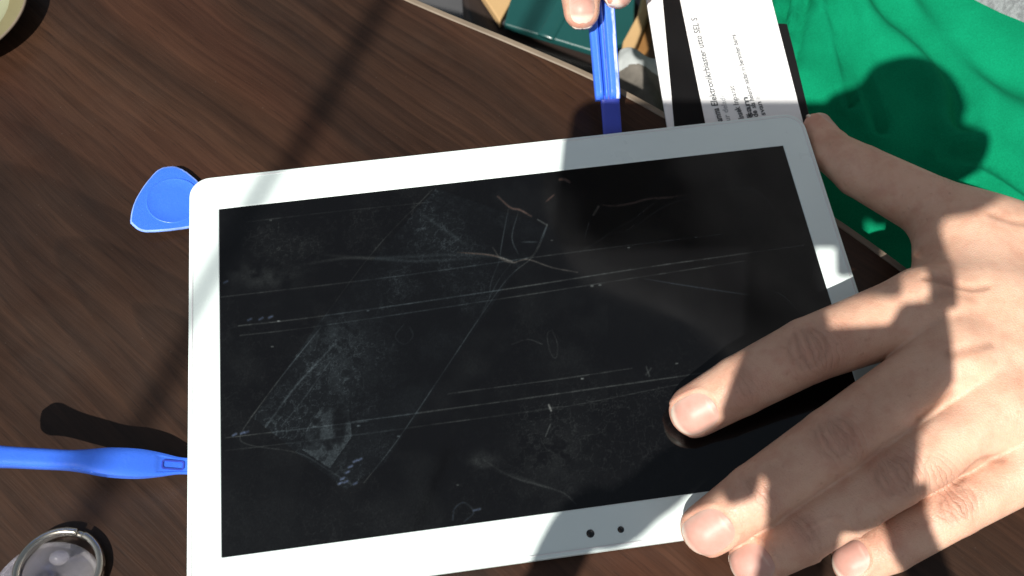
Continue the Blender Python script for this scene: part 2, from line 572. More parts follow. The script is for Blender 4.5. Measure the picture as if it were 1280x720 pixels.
# thin raised lip round the rim where the front frame clips on
lipA = rounded_rect(-HX + 0.0011, HX - 0.0011, -HY + 0.0011, HY - 0.0011, 0.0066)
lipB = rounded_rect(-HX + 0.0016, HX - 0.0016, -HY + 0.0016, HY - 0.0016, 0.0062)
bevel(bm_obj('rim_lip', ring_prism(lipA, lipB, -0.0003, 0.00022), m_white2, tablet), 0.0001, 2, 40)
for (px_, py_, r) in ((738, 667, 0.0013), (776, 662, 0.00105)):
    P = at(px_, py_, 0)
    bm = lathe([(0, -0.0004), (r, -0.0004), (r, 0.00012), (r * 0.85, 0.0002), (r * 0.8, 0.00008), (0, 0.00006)], 24)
    bmesh.ops.translate(bm, vec=Vector((P[0], P[1], 0)), verts=bm.verts)
    bm_obj('sensor_dot' if r < 0.0012 else 'front_camera', bm, m_lens, tablet, True)

# --- screen: dense sheet so that residue can be stored per point
NX, NY = 760, 450
gx = np.linspace(-SX + 0.00006, SX - 0.00006, NX)
gy = np.linspace(-SY + 0.00006, SY - 0.00006, NY)
GX, GY = np.meshgrid(gx, gy, indexing='ij')
G3 = np.stack([GX, GY, np.zeros_like(GX)], -1)
PXY = to_px(G3)                      # where each screen point is in the photograph
X, Y = PXY[..., 0], PXY[..., 1]
resid = np.zeros_like(GX)
tint = np.full_like(GX, 0.45)
nA = fbm(G3, 90, 4); nB = fbm(G3 + 5, 260, 4); nC = fbm(G3 + 9, 700, 3); nD = fbm(G3 + 3, 28, 3)


def stroke(pts, w, amt, tn=None, broken=0.0, fade=False, curve=True):
    """a scratch or film edge through points given on the screen, width w"""
    amt = amt * 0.62
    if curve and len(pts) > 2:
        pts = [tuple(p) for p in smooth_curve(pts, 6)]
    pa = np.array(pts, float)
    mg = 4 * w + 2
    sel = np.nonzero((X > pa[:, 0].min() - mg) & (X < pa[:, 0].max() + mg) & (Y > pa[:, 1].min() - mg) & (Y < pa[:, 1].max() + mg))
    if len(sel[0]) == 0: return
    x, y = X[sel], Y[sel]
    D = np.full(len(x), 1e9); T = np.zeros(len(x))
    n = len(pa) - 1
    for i in range(n):
        d = pa[i + 1] - pa[i]
        tt = np.clip(((x - pa[i, 0]) * d[0] + (y - pa[i, 1]) * d[1]) / (d @ d + 1e-9), 0, 1)
        dd = np.hypot(x - pa[i, 0] - tt * d[0], y - pa[i, 1] - tt * d[1])
        u = dd < D
        T = np.where(u, (i + tt) / n, T); D = np.minimum(D, dd)
    g = np.exp(-(D / (w * 0.62)) ** 2)
    if broken:
        g = g * (0.45 + 0.55 * np.clip((nB[sel] - broken - 0.05) * 4, 0, 1)) * np.clip(nA[sel] * 2.4 - 0.35, 0.4, 1.15)
    if fade:
        g = g * np.sin(np.pi * np.clip(T, 0.02, 0.98)) ** 0.6
    resid[sel] += amt * g
    if tn is not None:
        tint[sel] = np.where(g > 0.15, tn, tint[sel])


def inside(poly):
    c = np.zeros(X.shape, bool)
    n = len(poly)
    for i in range(n):
        x0, y0 = poly[i]; x1, y1 = poly[(i + 1) % n]
        hit = ((y0 > Y) != (y1 > Y)) & (X < (x1 - x0) * (Y - y0) / (y1 - y0 + 1e-9) + x0)
        c ^= hit
    return c.astype(float)


# general haze of finger grease, uneven
resid += 0.002 + 0.030 * np.clip(nA - 0.45, 0, 1) * np.clip((X < 760) * 1.0 + 0.3, 0, 1)
# crinkled veil left by the adhesive film (wormy texture)
worm = np.exp(-((nB - 0.5) / 0.014) ** 2) + 0.8 * np.exp(-((fbm(G3 + 17, 420, 3) - 0.5) / 0.016) ** 2)
film = inside([(545, 235), (690, 285), (640, 345), (480, 580), (432, 612), (372, 566), (316, 522), (400, 400)])
zone2 = inside([(305, 285), (560, 245), (470, 330), (300, 350)])
zone3 = inside([(560, 520), (840, 480), (860, 610), (560, 650)])
film_s = film * np.clip(nD * 3 - 0.85, 0.1, 1.2)
resid += film_s * (0.008 + 0.075 * worm * np.clip(nA * 2 - 0.6, 0, 1) + 0.05 * np.clip(nC - 0.55, 0, 1))
resid += zone2 * (0.045 * worm * np.clip(nA * 2 - 0.7, 0, 1) + 0.03 * np.clip(nC - 0.55, 0, 1))
resid += zone3 * (0.013 * worm * np.clip(nD * 2.5 - 0.9, 0, 1) + 0.012 * np.clip(nC - 0.55, 0, 1))
resid += 0.016 * worm * np.clip(nD * 3 - 1.2, 0, 1)
tint = np.where(film > 0, 0.30, tint)
patch = inside([(383, 536), (402, 508), (436, 512), (440, 545), (412, 585), (378, 562)])
patch = patch * np.clip(nB * 4 - 1.2, 0, 1) * np.clip(nA * 3 - 0.7, 0.2, 1)
resid += patch * (0.055 + 0.12 * np.clip(nB - 0.42, 0, 1) + 0.05 * worm)
resid += 0.10 * np.exp(-(((X - 604) / 14) ** 2 + ((Y - 576) / 10) ** 2)) * np.clip(nB * 2.4 - 0.7, 0, 1)
resid += 0.05 * np.exp(-(((X - 330) / 40) ** 2 + ((Y - 345) / 14) ** 2)) * np.clip(nB * 2.4 - 0.8, 0, 1)
resid += 0.05 * np.exp(-(((X - 420) / 36) ** 2 + ((Y - 440) / 50) ** 2)) * np.clip(nB * 2.4 - 0.9, 0, 1)
resid += 0.045 * np.exp(-(((X - 690) / 40) ** 2 + ((Y - 560) / 30) ** 2)) * np.clip(nB * 2.4 - 0.9, 0, 1)
resid += 0.012 * np.exp(-(((X - 215) / 60) ** 2 + ((Y - 600) / 200) ** 2))
resid += 0.008 * np.clip((Y - 600) / 90, 0, 1) * np.clip((700 - X) / 300, 0, 1)
# straight film edges across the screen
stroke([(276, 371), (480, 347), (700, 317), (905, 292)], 1.1, 0.15, broken=0.30)
stroke([(298, 407), (400, 395), (620, 363), (800, 335), (920, 318), (1005, 306)], 1.1, 0.24, broken=0.25)
stroke([(300, 419), (400, 407), (640, 371), (800, 346), (930, 326)], 1.0, 0.15, broken=0.30)
stroke([(282, 547), (400, 533), (460, 526)], 1.0, 0.17, broken=0.30)
stroke([(282, 563), (400, 549), (560, 528), (700, 508)], 1.0, 0.10, broken=0.34)
stroke([(440, 527), (500, 519), (640, 500), (760, 483), (900, 463), (1000, 449)], 1.1, 0.20, broken=0.28)
stroke([(560, 492), (620, 484), (710, 472), (790, 460)], 1.0, 0.15, broken=0.32)
stroke([(540, 530), (700, 509), (850, 480)], 0.9, 0.10, broken=0.36)
stroke([(308, 277), (420, 264), (540, 252)], 0.9, 0.09, broken=0.35)
stroke([(540, 237), (470, 310), (402, 400)], 1.0, 0.09, broken=0.33)
stroke([(560, 520), (620, 385), (684, 283)], 0.01, 0.0)
stroke([(684, 282), (668, 318), (636, 346), (600, 396), (556, 462), (498, 548), (455, 603)], 1.1, 0.13, broken=0.25)
stroke([(400, 410), (352, 470), (314, 521)], 1.1, 0.22, broken=0.2)
stroke([(418, 430), (370, 482), (332, 533)], 1.9, 0.16, broken=0.2)
stroke([(412, 452), (378, 500), (352, 532)], 1.2, 0.10, broken=0.3)
stroke([(314, 521), (300, 545), (312, 556), (372, 566), (408, 586), (440, 606)], 1.0, 0.10, broken=0.3)
# wrinkles radiating from the torn corner of the film
stroke([(622, 245), (638, 259), (650, 262), (664, 270)], 1.8, 0.22, 0.9, broken=0.3)
stroke([(636, 258), (628, 300), (624, 326)], 1.0, 0.13, fade=True)
stroke([(648, 264), (640, 296), (648, 318)], 1.2, 0.13, fade=True)
stroke([(684, 280), (668, 316), (655, 324)], 1.2, 0.15, broken=0.3)
stroke([(672, 274), (684, 281)], 1.2, 0.20)
stroke([(652, 302), (672, 302)], 1.4, 0.12, fade=True)
stroke([(572, 315), (610, 318), (630, 323), (645, 329)], 1.5, 0.26, 0.75, fade=True)
stroke([(616, 309), (626, 323), (640, 328), (660, 324), (690, 334), (722, 340)], 1.2, 0.20, 0.6, broken=0.25)
stroke([(626, 322), (640, 327)], 2.0, 0.22, 0.55)
stroke([(380, 330), (440, 322), (520, 326), (600, 322)], 2.6, 0.06, fade=True)
stroke([(400, 318), (470, 322), (570, 318), (640, 322)], 3.0, 0.05, fade=True)
stroke([(520, 262), (560, 290), (585, 308)], 3.0, 0.06, fade=True)
stroke([(624, 326), (614, 352), (612, 372)], 1.0, 0.09, broken=0.3)
stroke([(638, 330), (622, 352), (600, 396)], 1.0, 0.09, broken=0.3)
stroke([(700, 224), (706, 224), (712, 227)], 2.4, 0.30, 1.0)
stroke([(682, 252), (694, 242)], 1.6, 0.17, 0.95, fade=True)
# right-hand wrinkles
stroke([(748, 255), (766, 257), (788, 254), (812, 248), (840, 246), (872, 240)], 2.2, 0.17, 0.9, broken=0.2, fade=True)
stroke([(748, 258), (742, 268)], 2.2, 0.30, 0.7, broken=0.2)
stroke([(738, 272), (730, 300)], 1.2, 0.12, fade=True)
stroke([(826, 247), (806, 262), (790, 275), (766, 288), (748, 301), (725, 314)], 1.6, 0.11, broken=0.3, fade=True)
stroke([(804, 268), (786, 286), (764, 292), (742, 304)], 1.2, 0.10, broken=0.32, fade=True)
stroke([(872, 245), (830, 258), (782, 292)], 2.0, 0.05, fade=True)
stroke([(805, 348), (860, 357), (940, 369)], 1.2, 0.10, 0.2, fade=True)
stroke([(962, 362), (980, 370), (998, 388)], 1.2, 0.13, 0.35, fade=True)
stroke([(880, 240), (940, 236), (975, 268)], 3.5, 0.035, fade=True)
stroke([(690, 412), (697, 430), (695, 447), (688, 440), (684, 418), (690, 412)], 1.0, 0.06, broken=0.3)
stroke([(640, 430), (660, 424), (678, 430)], 1.0, 0.08, broken=0.3)
stroke([(505, 405), (494, 420), (505, 430), (516, 420), (512, 408)], 1.2, 0.06, broken=0.3)
# specks, small marks and painted glints
stroke([(686, 506), (689, 513)], 1.6, 0.7, 0.5)
stroke([(684, 540), (688, 530), (682, 545)], 1.0, 0.20)
stroke([(676, 548), (682, 560), (692, 566)], 1.2, 0.12, broken=0.2)
stroke([(604, 574), (640, 596), (700, 614), (720, 630)], 1.6, 0.10, broken=0.25)
stroke([(620, 588), (660, 600), (690, 612)], 3.5, 0.04, fade=True)
stroke([(566, 650), (568, 636), (580, 628), (592, 640), (580, 652)], 1.6, 0.22, 0.15, broken=0.38)
stroke([(592, 638), (600, 636)], 2.0, 0.25, 0.1)
stroke([(808, 458), (812, 470)], 1.4, 0.12); stroke([(814, 460), (808, 468)], 1.8, 0.08)
for (sx_, sy_, a_, r_) in ((728, 473, 0.8, 1.2), (786, 309, 0.6, 1.1), (740, 357, 0.5, 1.5), (750, 356, 0.5, 1.3), (846, 454, 0.4, 1.2),
                           (340, 433, 0.4, 1.0), (348, 401, 0.8, 1.0), (448, 532, 0.4, 1.4), (498, 545, 0.3, 1.4), (870, 296, 0.3, 0.9),
                           (460, 388, 0.3, 1.0), (338, 275, 0.3, 1.0), (572, 606, 0.3, 1.0), (690, 300, 0.2, 1.0)):
    stroke([(sx_ - 1, sy_), (sx_ + 1, sy_)], r_, a_)
for (sx_, sy_, a_) in ((425, 604, 0.5), (432, 602, 0.35), (444, 604, 0.3), (428, 598, 0.5), (434, 590, 0.4), (438, 583, 0.4), (444, 576, 0.45), (450, 574, 0.4),
                       (312, 399, 0.18), (326, 398, 0.22), (338, 396, 0.30), (293, 543, 0.45), (303, 541, 0.40), (308, 540, 0.25), (282, 352, 0.2)):
    stroke([(sx_ - 2, sy_ + 1), (sx_ + 2, sy_ - 1)], 2.0, a_, 0.05)  # bluish glints at the film edges, put into the colour
resid = np.clip(resid, 0, 1)
idx = np.arange(NX * NY).reshape(NX, NY)
Qs = np.stack([idx[:-1, :-1], idx[1:, :-1], idx[1:, 1:], idx[:-1, 1:]], -1).reshape(-1, 4)
SV = np.stack([GX, GY, np.full_like(GX, -0.00025)], -1).reshape(-1, 3)
mesh_np('screen', SV, Qs, m_glass, tablet, True, {'residue': resid.ravel(), 'tint': tint.ravel()})
o = bm_obj('display_panel', prism(rounded_rect(-SX - 0.003, SX + 0.003, -SY - 0.003, SY + 0.003, 0.001), -0.0031, -0.0029), m_black, tablet)


# ------------------------------------------------------------------ slabs along an axis (pry tools)
def slab(name, A, B, width, top, bot, m, parent, ns=90, nt=25, up=(0, 0, 1), exp=3.0):
    """solid bar from A to B; width(s), top(s, t), bot(s, t) in metres, s 0..1, t -1..1"""
    A = np.array(A); B = np.array(B)
    d = (B - A); L = np.linalg.norm(d); d = d / L
    side = np.cross(np.array(up, float), d); side /= np.linalg.norm(side)
    nrm = np.cross(d, side)
    S = np.linspace(0, 1, ns); T = np.linspace(-1, 1, nt)
    V = []
    for which in (top, bot):
        for s_ in S:
            for t_ in T:
                V.append(A + d * (s_ * L) + side * (width(s_) * t_) + nrm * which(s_, t_))
    N = ns * nt
    F = []
    for i in range(ns - 1):
        for j in range(nt - 1):
            a = i * nt + j
            F.append((a, a + nt, a + nt + 1, a + 1))
            F.append((N + a, N + a + 1, N + a + nt + 1, N + a + nt))
        F.append((i * nt, N + i * nt, N + (i + 1) * nt, (i + 1) * nt))
        a = i * nt + nt - 1
        F.append((a, a + nt, N + a + nt, N + a))
    for j in range(nt - 1):
        F.append((j, j + 1, N + j + 1, N + j))
        a = (ns - 1) * nt + j
        F.append((a, N + a, N + a + 1, a + 1))
    return mesh_np(name, V, F, m, parent, True), (A, d, side, nrm, L)


def interp(tbl):
    xs = [a for a, _ in tbl]; ys = [b for _, b in tbl]
    P = smooth_curve([(a, b) for a, b in tbl], 6)
    px_ = [p[0] for p in P]; py_ = [p[1] for p in P]
    return lambda s_: float(np.interp(s_, px_, py_))


# --- spudger wedged under the left edge of the tablet
spA = at(240, 583, -0.0035); spB = at(-66, 567, 0.0235)
spudger = empty('spudger', tuple(spA))
tag(spudger, 'long blue plastic spudger with slotted tip wedged under left tablet edge', 'pry tool')
pxm = lambda p: depth(p) / FOCAL
w_sp = interp([(0, 10.5), (0.06, 11), (0.14, 15), (0.24, 18), (0.36, 17.2), (0.46, 13.2), (0.53, 11.2), (0.64, 11.2), (0.78, 11.5), (0.86, 14), (0.92, 17), (0.97, 15), (1.0, 9)])
k_sp = pxm((spA + spB) / 2)
th_sp = interp([(0, 0.35), (0.10, 0.8), (0.24, 1.9), (0.45, 2.4), (0.8, 2.6), (0.95, 2.3), (1, 1.0)])


def sp_top(s_, t_):
    z = th_sp(s_) * (1 - 0.35 * abs(t_) ** 4)
    # thumb rest scooped out of the bulge and the narrowing before it
    z += 0.45 * math.exp(-((s_ - 0.47) / 0.05) ** 2) * (1 - t_ * t_)
    z -= 0.50 * (1 / (1 + math.exp(-(0.155 - s_) * 260))) * max(0, 1 - abs((s_ - 0.09) / 0.10) ** 3) * (1 if abs(t_) < 0.72 else 0.2) * 0.7
    return z * 1e-3


sp_body, fr = slab('blade_handle', spA, spB, lambda s_: w_sp(s_) * k_sp, sp_top, lambda s_, t_: -th_sp(s_) * 1.5e-3 * (1 - 0.3 * abs(t_) ** 4), m_blue, spudger, 150, 31)
sharp(sp_body, 50)
A_, d_, s_v, n_, L_ = fr
# slot outline near the tip
bm = bmesh.new()
ring_o = rounded_rect(0.035 * L_, 0.135 * L_, -0.0016, 0.0016, 0.0009, 5)
ring_i = rounded_rect(0.035 * L_ + 0.0005, 0.135 * L_ - 0.0005, -0.0011, 0.0011, 0.0006, 5)
bm2 = ring_prism(ring_o, ring_i, 0, 0.0005)
for q in bm2.verts:
    c_ = q.co.copy(); zz = sp_top(c_.x / L_, 0) + c_.z
    q.co = Vector(A_ + d_ * c_.x + s_v * (c_.y) + n_ * (zz - 0.00018))
bm_obj('slot_rim', bm2, m_blue_shade, spudger)
bm.free()

# --- guitar-pick opening tool at the tablet's upper left corner
pick = empty('opening_pick', tuple(at(222, 268, TABLE_Z + 0.004)))
tag(pick, 'flat blue triangular opening pick wedged under upper left tablet corner', 'opening pick')
pts_px = [(212, 208), (222, 209), (236, 217), (252, 233), (268, 262), (262, 278), (236, 284), (216, 287), (190, 289), (176, 288), (166, 281), (163, 275), (167, 256), (175, 240), (188, 222), (200, 211)]
zt = lambda x, y: TABLE_Z + 0.0046 - 0.0026 * (x - 205) / 60.0
P3 = [at(x, y, zt(x, y)) for x, y in pts_px]
P3 = closed_curve(P3, 5)
cx = sum(P3) / len(P3)
bm = bmesh.new()
n = len(P3)
jit = [1 + 0.010 * (random.random() - 0.5) for _ in P3]
rings = []
for f, dz in ((1.0, -0.0009), (1.012, -0.0003), (1.0, 0.0), (0.962, 0.00018), (0.82, 0.00022)):
    rings.append([bm.verts.new(Vector(cx + (p - cx) * f * j) + Vector((0, 0, dz))) for p, j in zip(P3, jit)])
for A2, B2 in zip(rings[:-1], rings[1:]):
    for k in range(n):
        bm.faces.new((A2[k], A2[(k + 1) % n], B2[(k + 1) % n], B2[k]))
bm.faces.new(rings[-1]); bm.faces.new(rings[0][::-1])
o = bm_obj('pick_plate', bm, m_blue, pick)
o.data.materials.append(m_blue_edge)
for f in o.data.polygons:
    if f.index < 3 * n: f.material_index = 1
# raised round boss pressed into the middle of the plate
bc = at(217, 251, zt(217, 251))
bR = 33 * pxm(bc)
bm = lathe([(bR, -0.0004), (bR, 0.0004), (bR * 0.975, 0.00062), (bR * 0.94, 0.00050), (bR * 0.90, 0.00034), (bR * 0.5, 0.00034), (0, 0.00036)], 48)
nrm_p = Vector(np.cross(P3[n // 4] - cx, P3[n // 2] - cx)).normalized()
if nrm_p.z < 0: nrm_p.negate()
mt = Matrix.Translation(Vector(bc)) @ nrm_p.to_track_quat('Z', 'Y').to_matrix().to_4x4()
bm.transform(mt)
bmesh.ops.delete(bm, geom=[q for q in bm.verts if q.co.x > -HX + 0.004 and q.co.y < HY], context='VERTS')
bm_obj('round_boss', bm, m_blue, pick, True)

# --- pry bar held at the top edge
prA = at(766, 172, -0.0042); prB = at(748, -60, 0.028)
pry = empty('pry_bar', tuple(prA))
tag(pry, 'ribbed blue plastic pry bar held upright at the top tablet edge', 'pry tool')
k_pr = pxm((prA + prB) / 2)
jn = 0.205
prJ = prA + (prB - prA) * jn
slab('thin_blade', prA, prJ + (prB - prA) * 0.03, lambda s_: 11.7 * k_pr, lambda s_, t_: (0.0005 + 0.0007 * s_) * (1 - 0.3 * abs(t_) ** 6), lambda s_, t_: -0.0005 - 0.0004 * s_, m_blue_shade, pry, 20, 15)  # blade in a darker blue, its shadow put into the colour


def pr_top(s_, t_):
    z = 0.0030 * (1 - 0.25 * abs(t_) ** 5)
    z -= 0.0022 * (math.exp(-((t_ - 0.30) / 0.07) ** 2) + math.exp(-((t_ + 0.10) / 0.09) ** 2) * 0.8)
    z += 0.0006 * math.exp(-((t_ - 0.62) / 0.16) ** 2)
    if s_ < 0.04: z *= 0.55 + 0.45 * s_ / 0.04
    return z


pr_body, _ = slab('ribbed_handle', prJ + (prA - prB) * 0.0 - np.array([2.6 * k_pr, 0, 0]), prB - np.array([2.6 * k_pr, 0, 0]), lambda s_: (15.0 + 2.2 * s_) * k_pr, pr_top, lambda s_, t_: -0.0022, m_blue, pry, 60, 61)
sharp(pr_body, 60)
m_scuff_glint = mat('scuffed_glint_blue_nylon', (0.2, 0.3, 0.8), 0.35, 0.5)  # pale stripes: scuffs plus the ridges' sun highlight put into the colour
t = NT(m_scuff_glint); v = t.coords()
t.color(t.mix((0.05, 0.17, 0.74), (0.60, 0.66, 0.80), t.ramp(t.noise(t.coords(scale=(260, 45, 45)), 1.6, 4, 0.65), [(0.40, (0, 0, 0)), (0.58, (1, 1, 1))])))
pr_body.data.materials.append(m_scuff_glint)
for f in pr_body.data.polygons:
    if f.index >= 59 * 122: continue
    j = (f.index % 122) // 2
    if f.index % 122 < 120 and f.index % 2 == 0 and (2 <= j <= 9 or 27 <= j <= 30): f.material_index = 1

# ------------------------------------------------------------------ suction cup with ring
sc_c = at(60, 752, TABLE_Z)
cup = empty('suction_cup', tuple(sc_c))
tag(cup, 'clear suction cup with steel pull ring at the lower left', 'suction cup')
r0 = 0.0185
prof = [(r0, 0.0), (r0 * 1.01, 0.0008), (r0 * 1.0, 0.0017), (r0 * 0.965, 0.0022), (r0 * 0.93, 0.0018), (r0 * 0.90, 0.0022), (r0 * 0.75, 0.0042), (r0 * 0.52, 0.0058), (r0 * 0.36, 0.0068), (r0 * 0.30, 0.0085), (r0 * 0.30, 0.0105), (r0 * 0.26, 0.0115), (0, 0.0118)]
prof_in = [(0, 0.0035), (r0 * 0.5, 0.0030), (r0 * 0.8, 0.0012), (r0 * 0.97, 0.0)]
bm = lathe(prof[::-1] + [(r0 * 0.985, 0.0)] + prof_in[::-1][0:], 64)
bmesh.ops.translate(bm, vec=Vector(sc_c) + Vector((0, 0, 0.0002)), verts=bm.verts)
bm_obj('vinyl_cup', bm, m_cup, cup, True)
# lug on top through which the ring passes
lug = Vector(at(74, 697, TABLE_Z + 0.010))
bm = bmesh.new(); bmesh.ops.create_uvsphere(bm, u_segments=20, v_segments=12, radius=1.0)
for q in bm.verts: q.co = Vector((q.co.x * 0.0030, q.co.y * 0.0024, q.co.z * 0.0028)) + lug
bm_obj('lug', bm, m_cup, cup, True)
rc = Vector(at(74, 713, TABLE_Z + 0.0040))
R_r = 49.5 * pxm(np.array(rc))
tilt = Matrix.Rotation(math.radians(-7), 4, 'X') @ Matrix.Rotation(math.radians(6), 4, 'Y')
for dz, rr, a0, a1 in ((-0.0009, 1.0, 0, 6.2), (0.0009, 1.0, 1.2, 7.3)):
    pts = []
    for k in range(97):
        a = a0 + (a1 - a0) * k / 96
        pts.append(rc + tilt @ Vector((R_r * math.cos(a), R_r * math.sin(a), dz)))
    bm_obj('ring_coil', tube(pts, 0.00125, 14), m_steel, cup, True)

# ------------------------------------------------------------------ olive bowl at the upper left corner
bwr = at(-68, 2, TABLE_Z + 0.0105)
bw = np.array([bwr[0], bwr[1], TABLE_Z])
bowl = empty('saucer', tuple(bw))
tag(bowl, 'olive glazed saucer with pale rim at the upper left corner', 'saucer')
Rb = 100 * pxm(bwr)
profo = [(0, 0), (Rb * 0.55, 0), (Rb * 0.56, 0.002), (Rb * 0.78, 0.0055), (Rb * 0.93, 0.0085), (Rb, 0.0100)]
profr = [(Rb, 0.0100), (Rb * 1.003, 0.0105), (Rb * 0.99, 0.0109), (Rb * 0.972, 0.0106)]
proff = [(Rb * 0.972, 0.0106), (Rb * 0.90, 0.0094), (Rb * 0.80, 0.0086), (Rb * 0.745, 0.0080)]
profi = [(Rb * 0.745, 0.0080), (Rb * 0.72, 0.0070), (Rb * 0.60, 0.0046), (Rb * 0.45, 0.0032), (0, 0.0030)]
for nm, pf, mm in (('wall', profo, m_olive), ('rim', profr, m_trim), ('flange', proff, m_olive), ('well', profi, m_olive_in)):
    bm = lathe(pf, 72); bmesh.ops.translate(bm, vec=Vector(bw), verts=bm.verts)
    bm_obj(nm, bm, mm, bowl, True)

# ------------------------------------------------------------------ printed card under the tablet's top edge
CZ = TABLE_Z + 0.0013
card = empty('printed_card', tuple(at(900, 80, CZ)))
tag(card, 'white printed card with a black band sticking out beyond top tablet edge', 'card')
cL0, cL1 = at(808, 0, CZ), at(834, 162, CZ)
cR0, cR1 = at(965, 0, CZ), at(1004, 150, CZ)
ax = (cL0 + cR0) / 2 - (cL1 + cR1) / 2; ax = ax / np.linalg.norm(ax)
rt = np.array([ax[1], -ax[0], 0])
q4 = [cL1 - ax * 0.018, cR1 - ax * 0.018 + (cR1 - cR0) * 0.1, cR0 + (cR0 - cR1) * 0.55, cL0 + (cL0 - cL1) * 0.55]
bevel(bm_obj('sheet', prism([(p[0], p[1]) for p in q4], CZ - 0.0011, CZ), m_card, card), 0.0002, 2)
bk = [at(843, 170, CZ), at(884, 166, CZ), at(850, 0, CZ), at(828, 0, CZ)]
bk[0] = bk[0] - ax * 0.004; bk[1] = bk[1] - ax * 0.004
bk[2] = bk[2] + (bk[2] - at(884, 166, CZ)) * 0.5; bk[3] = bk[3] + (bk[3] - at(843, 170, CZ)) * 0.5
bm_obj('black_band', prism([(p[0], p[1]) for p in bk], CZ - 0.0001, CZ + 0.00015), m_ink, card)


def lettering(txt, p0, p1, h_px, m, weight=0.0, name='lettering'):
    """a line of print from p0 towards p1 (photo points on the card); letters h_px tall"""
    a = at(*p0, CZ + 0.0001); b = at(*p1, CZ + 0.0001)
    d = b - a; L = np.linalg.norm(d); d = d / L
    up = np.array([-d[1], d[0], 0])
    cu = bpy.data.curves.new('print', 'FONT'); cu.body = txt; cu.size = 1.0; cu.offset = weight
    cu.extrude = 0.0; cu.resolution_u = 3
    ob = bpy.data.objects.new('print', cu); COL.objects.link(ob)
    dg = bpy.context.evaluated_depsgraph_get(); dg.update()
    me = bpy.data.meshes.new_from_object(ob.evaluated_get(dg))
    bpy.data.objects.remove(ob)
    co = np.zeros(len(me.vertices) * 3, np.float32); me.vertices.foreach_get('co', co); co = co.reshape(-1, 3)
    wdt = co[:, 0].max() - co[:, 0].min()
    hm = h_px * pxm(a)
    W = a + np.outer((co[:, 0] - co[:, 0].min()) / wdt * L, d) + np.outer(co[:, 1] / 0.72 * hm, up)
    W[:, 2] = CZ + 0.00022
    me.vertices.foreach_set('co', W.astype(np.float32).ravel()); me.update()
    return link(name, me, m, card, False)


lettering('samma', (904, 154), (898, 135), 8.5, m_ink2, 0.03)
lettering('Elektronikrbiaster utto SEL S', (897.5, 132), (871, 22), 8.5, m_ink2, 0.022)
lettering('ur delade', (913, 151), (905, 118), 7, m_ink3, 0.012)
lettering('Insek', (930, 148), (924, 133), 7.5, m_ink2, 0.03)
lettering('Inparat', (923.5, 131), (917, 107), 7.0, m_ink2, 0.015)
lettering('sam', (941, 146), (934, 121), 7.5, m_ink2, 0.03)
lettering('av', (940, 147), (938, 142), 9, m_ink2, 0.03)
lettering('de', (948, 146), (945.5, 138), 7.5, m_ink2, 0.03)
lettering('sla helenm sadan in bersnden barra', (945, 135), (919, 43), 6.6, m_ink2, 0.024)
lettering('svan', (957, 144), (951, 127), 6.5, m_ink2, 0.02)
lettering('ibara', (950, 124), (947, 112), 5.5, m_ink3, 0.012)

# dark folder under the card
FZ = CZ - 0.0016
fold = empty('folder', tuple(at(990, 90, FZ)))
tag(fold, 'narrow black folder edge showing along the right side of the printed card', 'folder')
fp = [at(x, y, FZ) for x, y in ((930, 27), (984, 29), (992, 60), (1018, 168), (1008, 190), (940, 170))]
bevel(bm_obj('cover', prism([(p[0], p[1]) for p in fp], FZ - 0.003, FZ), m_black, fold), 0.0006, 3)

# ------------------------------------------------------------------ stool under the table edge
stool = empty('stool', tuple(at(690, 10, -0.62)))
tag(stool, 'stool with glossy teal padded seat and pale wood frame beyond table edge', 'stool')


def flat_block(name, px_pts, z0, z1, m, parent, bw=0.004, drop=None):
    P = [at(x, y, z1) for x, y in px_pts]
    o = bm_obj(name, prism([(p[0], p[1]) for p in P], z0, z1), m, parent)
    bevel(o, bw, 4, 30)
    return o


ZS = -0.20
flat_block('seat_pad', [(630, 30), (742, 64), (792, 50), (800, -160), (700, -200), (660, -90)], ZS - 0.006, ZS, m_teal, stool, 0.0015)
highlight_ridge = [at(x, y, ZS) for x, y in ((682, 47), (690, 32), (701, 12), (716, -20), (730, -80))]
bm = tube([tuple(p) for p in smooth_curve(highlight_ridge, 5)], 0.0060, 20)  # flat ridge added on the seat to catch a highlight streak
for q in bm.verts: q.co.z = ZS + (q.co.z - ZS) * 0.22
bm_obj('highlight_ridge', bm, m_teal, stool, True)
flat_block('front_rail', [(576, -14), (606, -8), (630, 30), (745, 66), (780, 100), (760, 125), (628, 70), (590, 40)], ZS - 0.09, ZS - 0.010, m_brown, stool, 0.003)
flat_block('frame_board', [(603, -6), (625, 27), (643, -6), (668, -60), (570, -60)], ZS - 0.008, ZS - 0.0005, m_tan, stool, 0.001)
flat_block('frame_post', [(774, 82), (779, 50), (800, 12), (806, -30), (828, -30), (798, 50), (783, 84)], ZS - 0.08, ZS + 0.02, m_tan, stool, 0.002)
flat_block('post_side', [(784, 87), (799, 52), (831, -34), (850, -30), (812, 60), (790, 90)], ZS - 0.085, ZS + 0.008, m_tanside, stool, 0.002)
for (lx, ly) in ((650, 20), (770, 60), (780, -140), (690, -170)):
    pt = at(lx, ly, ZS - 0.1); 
    bm_obj('leg', tube([(pt[0], pt[1], ZS - 0.055), (pt[0] * 1.02, pt[1] * 1.02, -0.62)], [0.013, 0.010], 14), m_brown, stool, True)

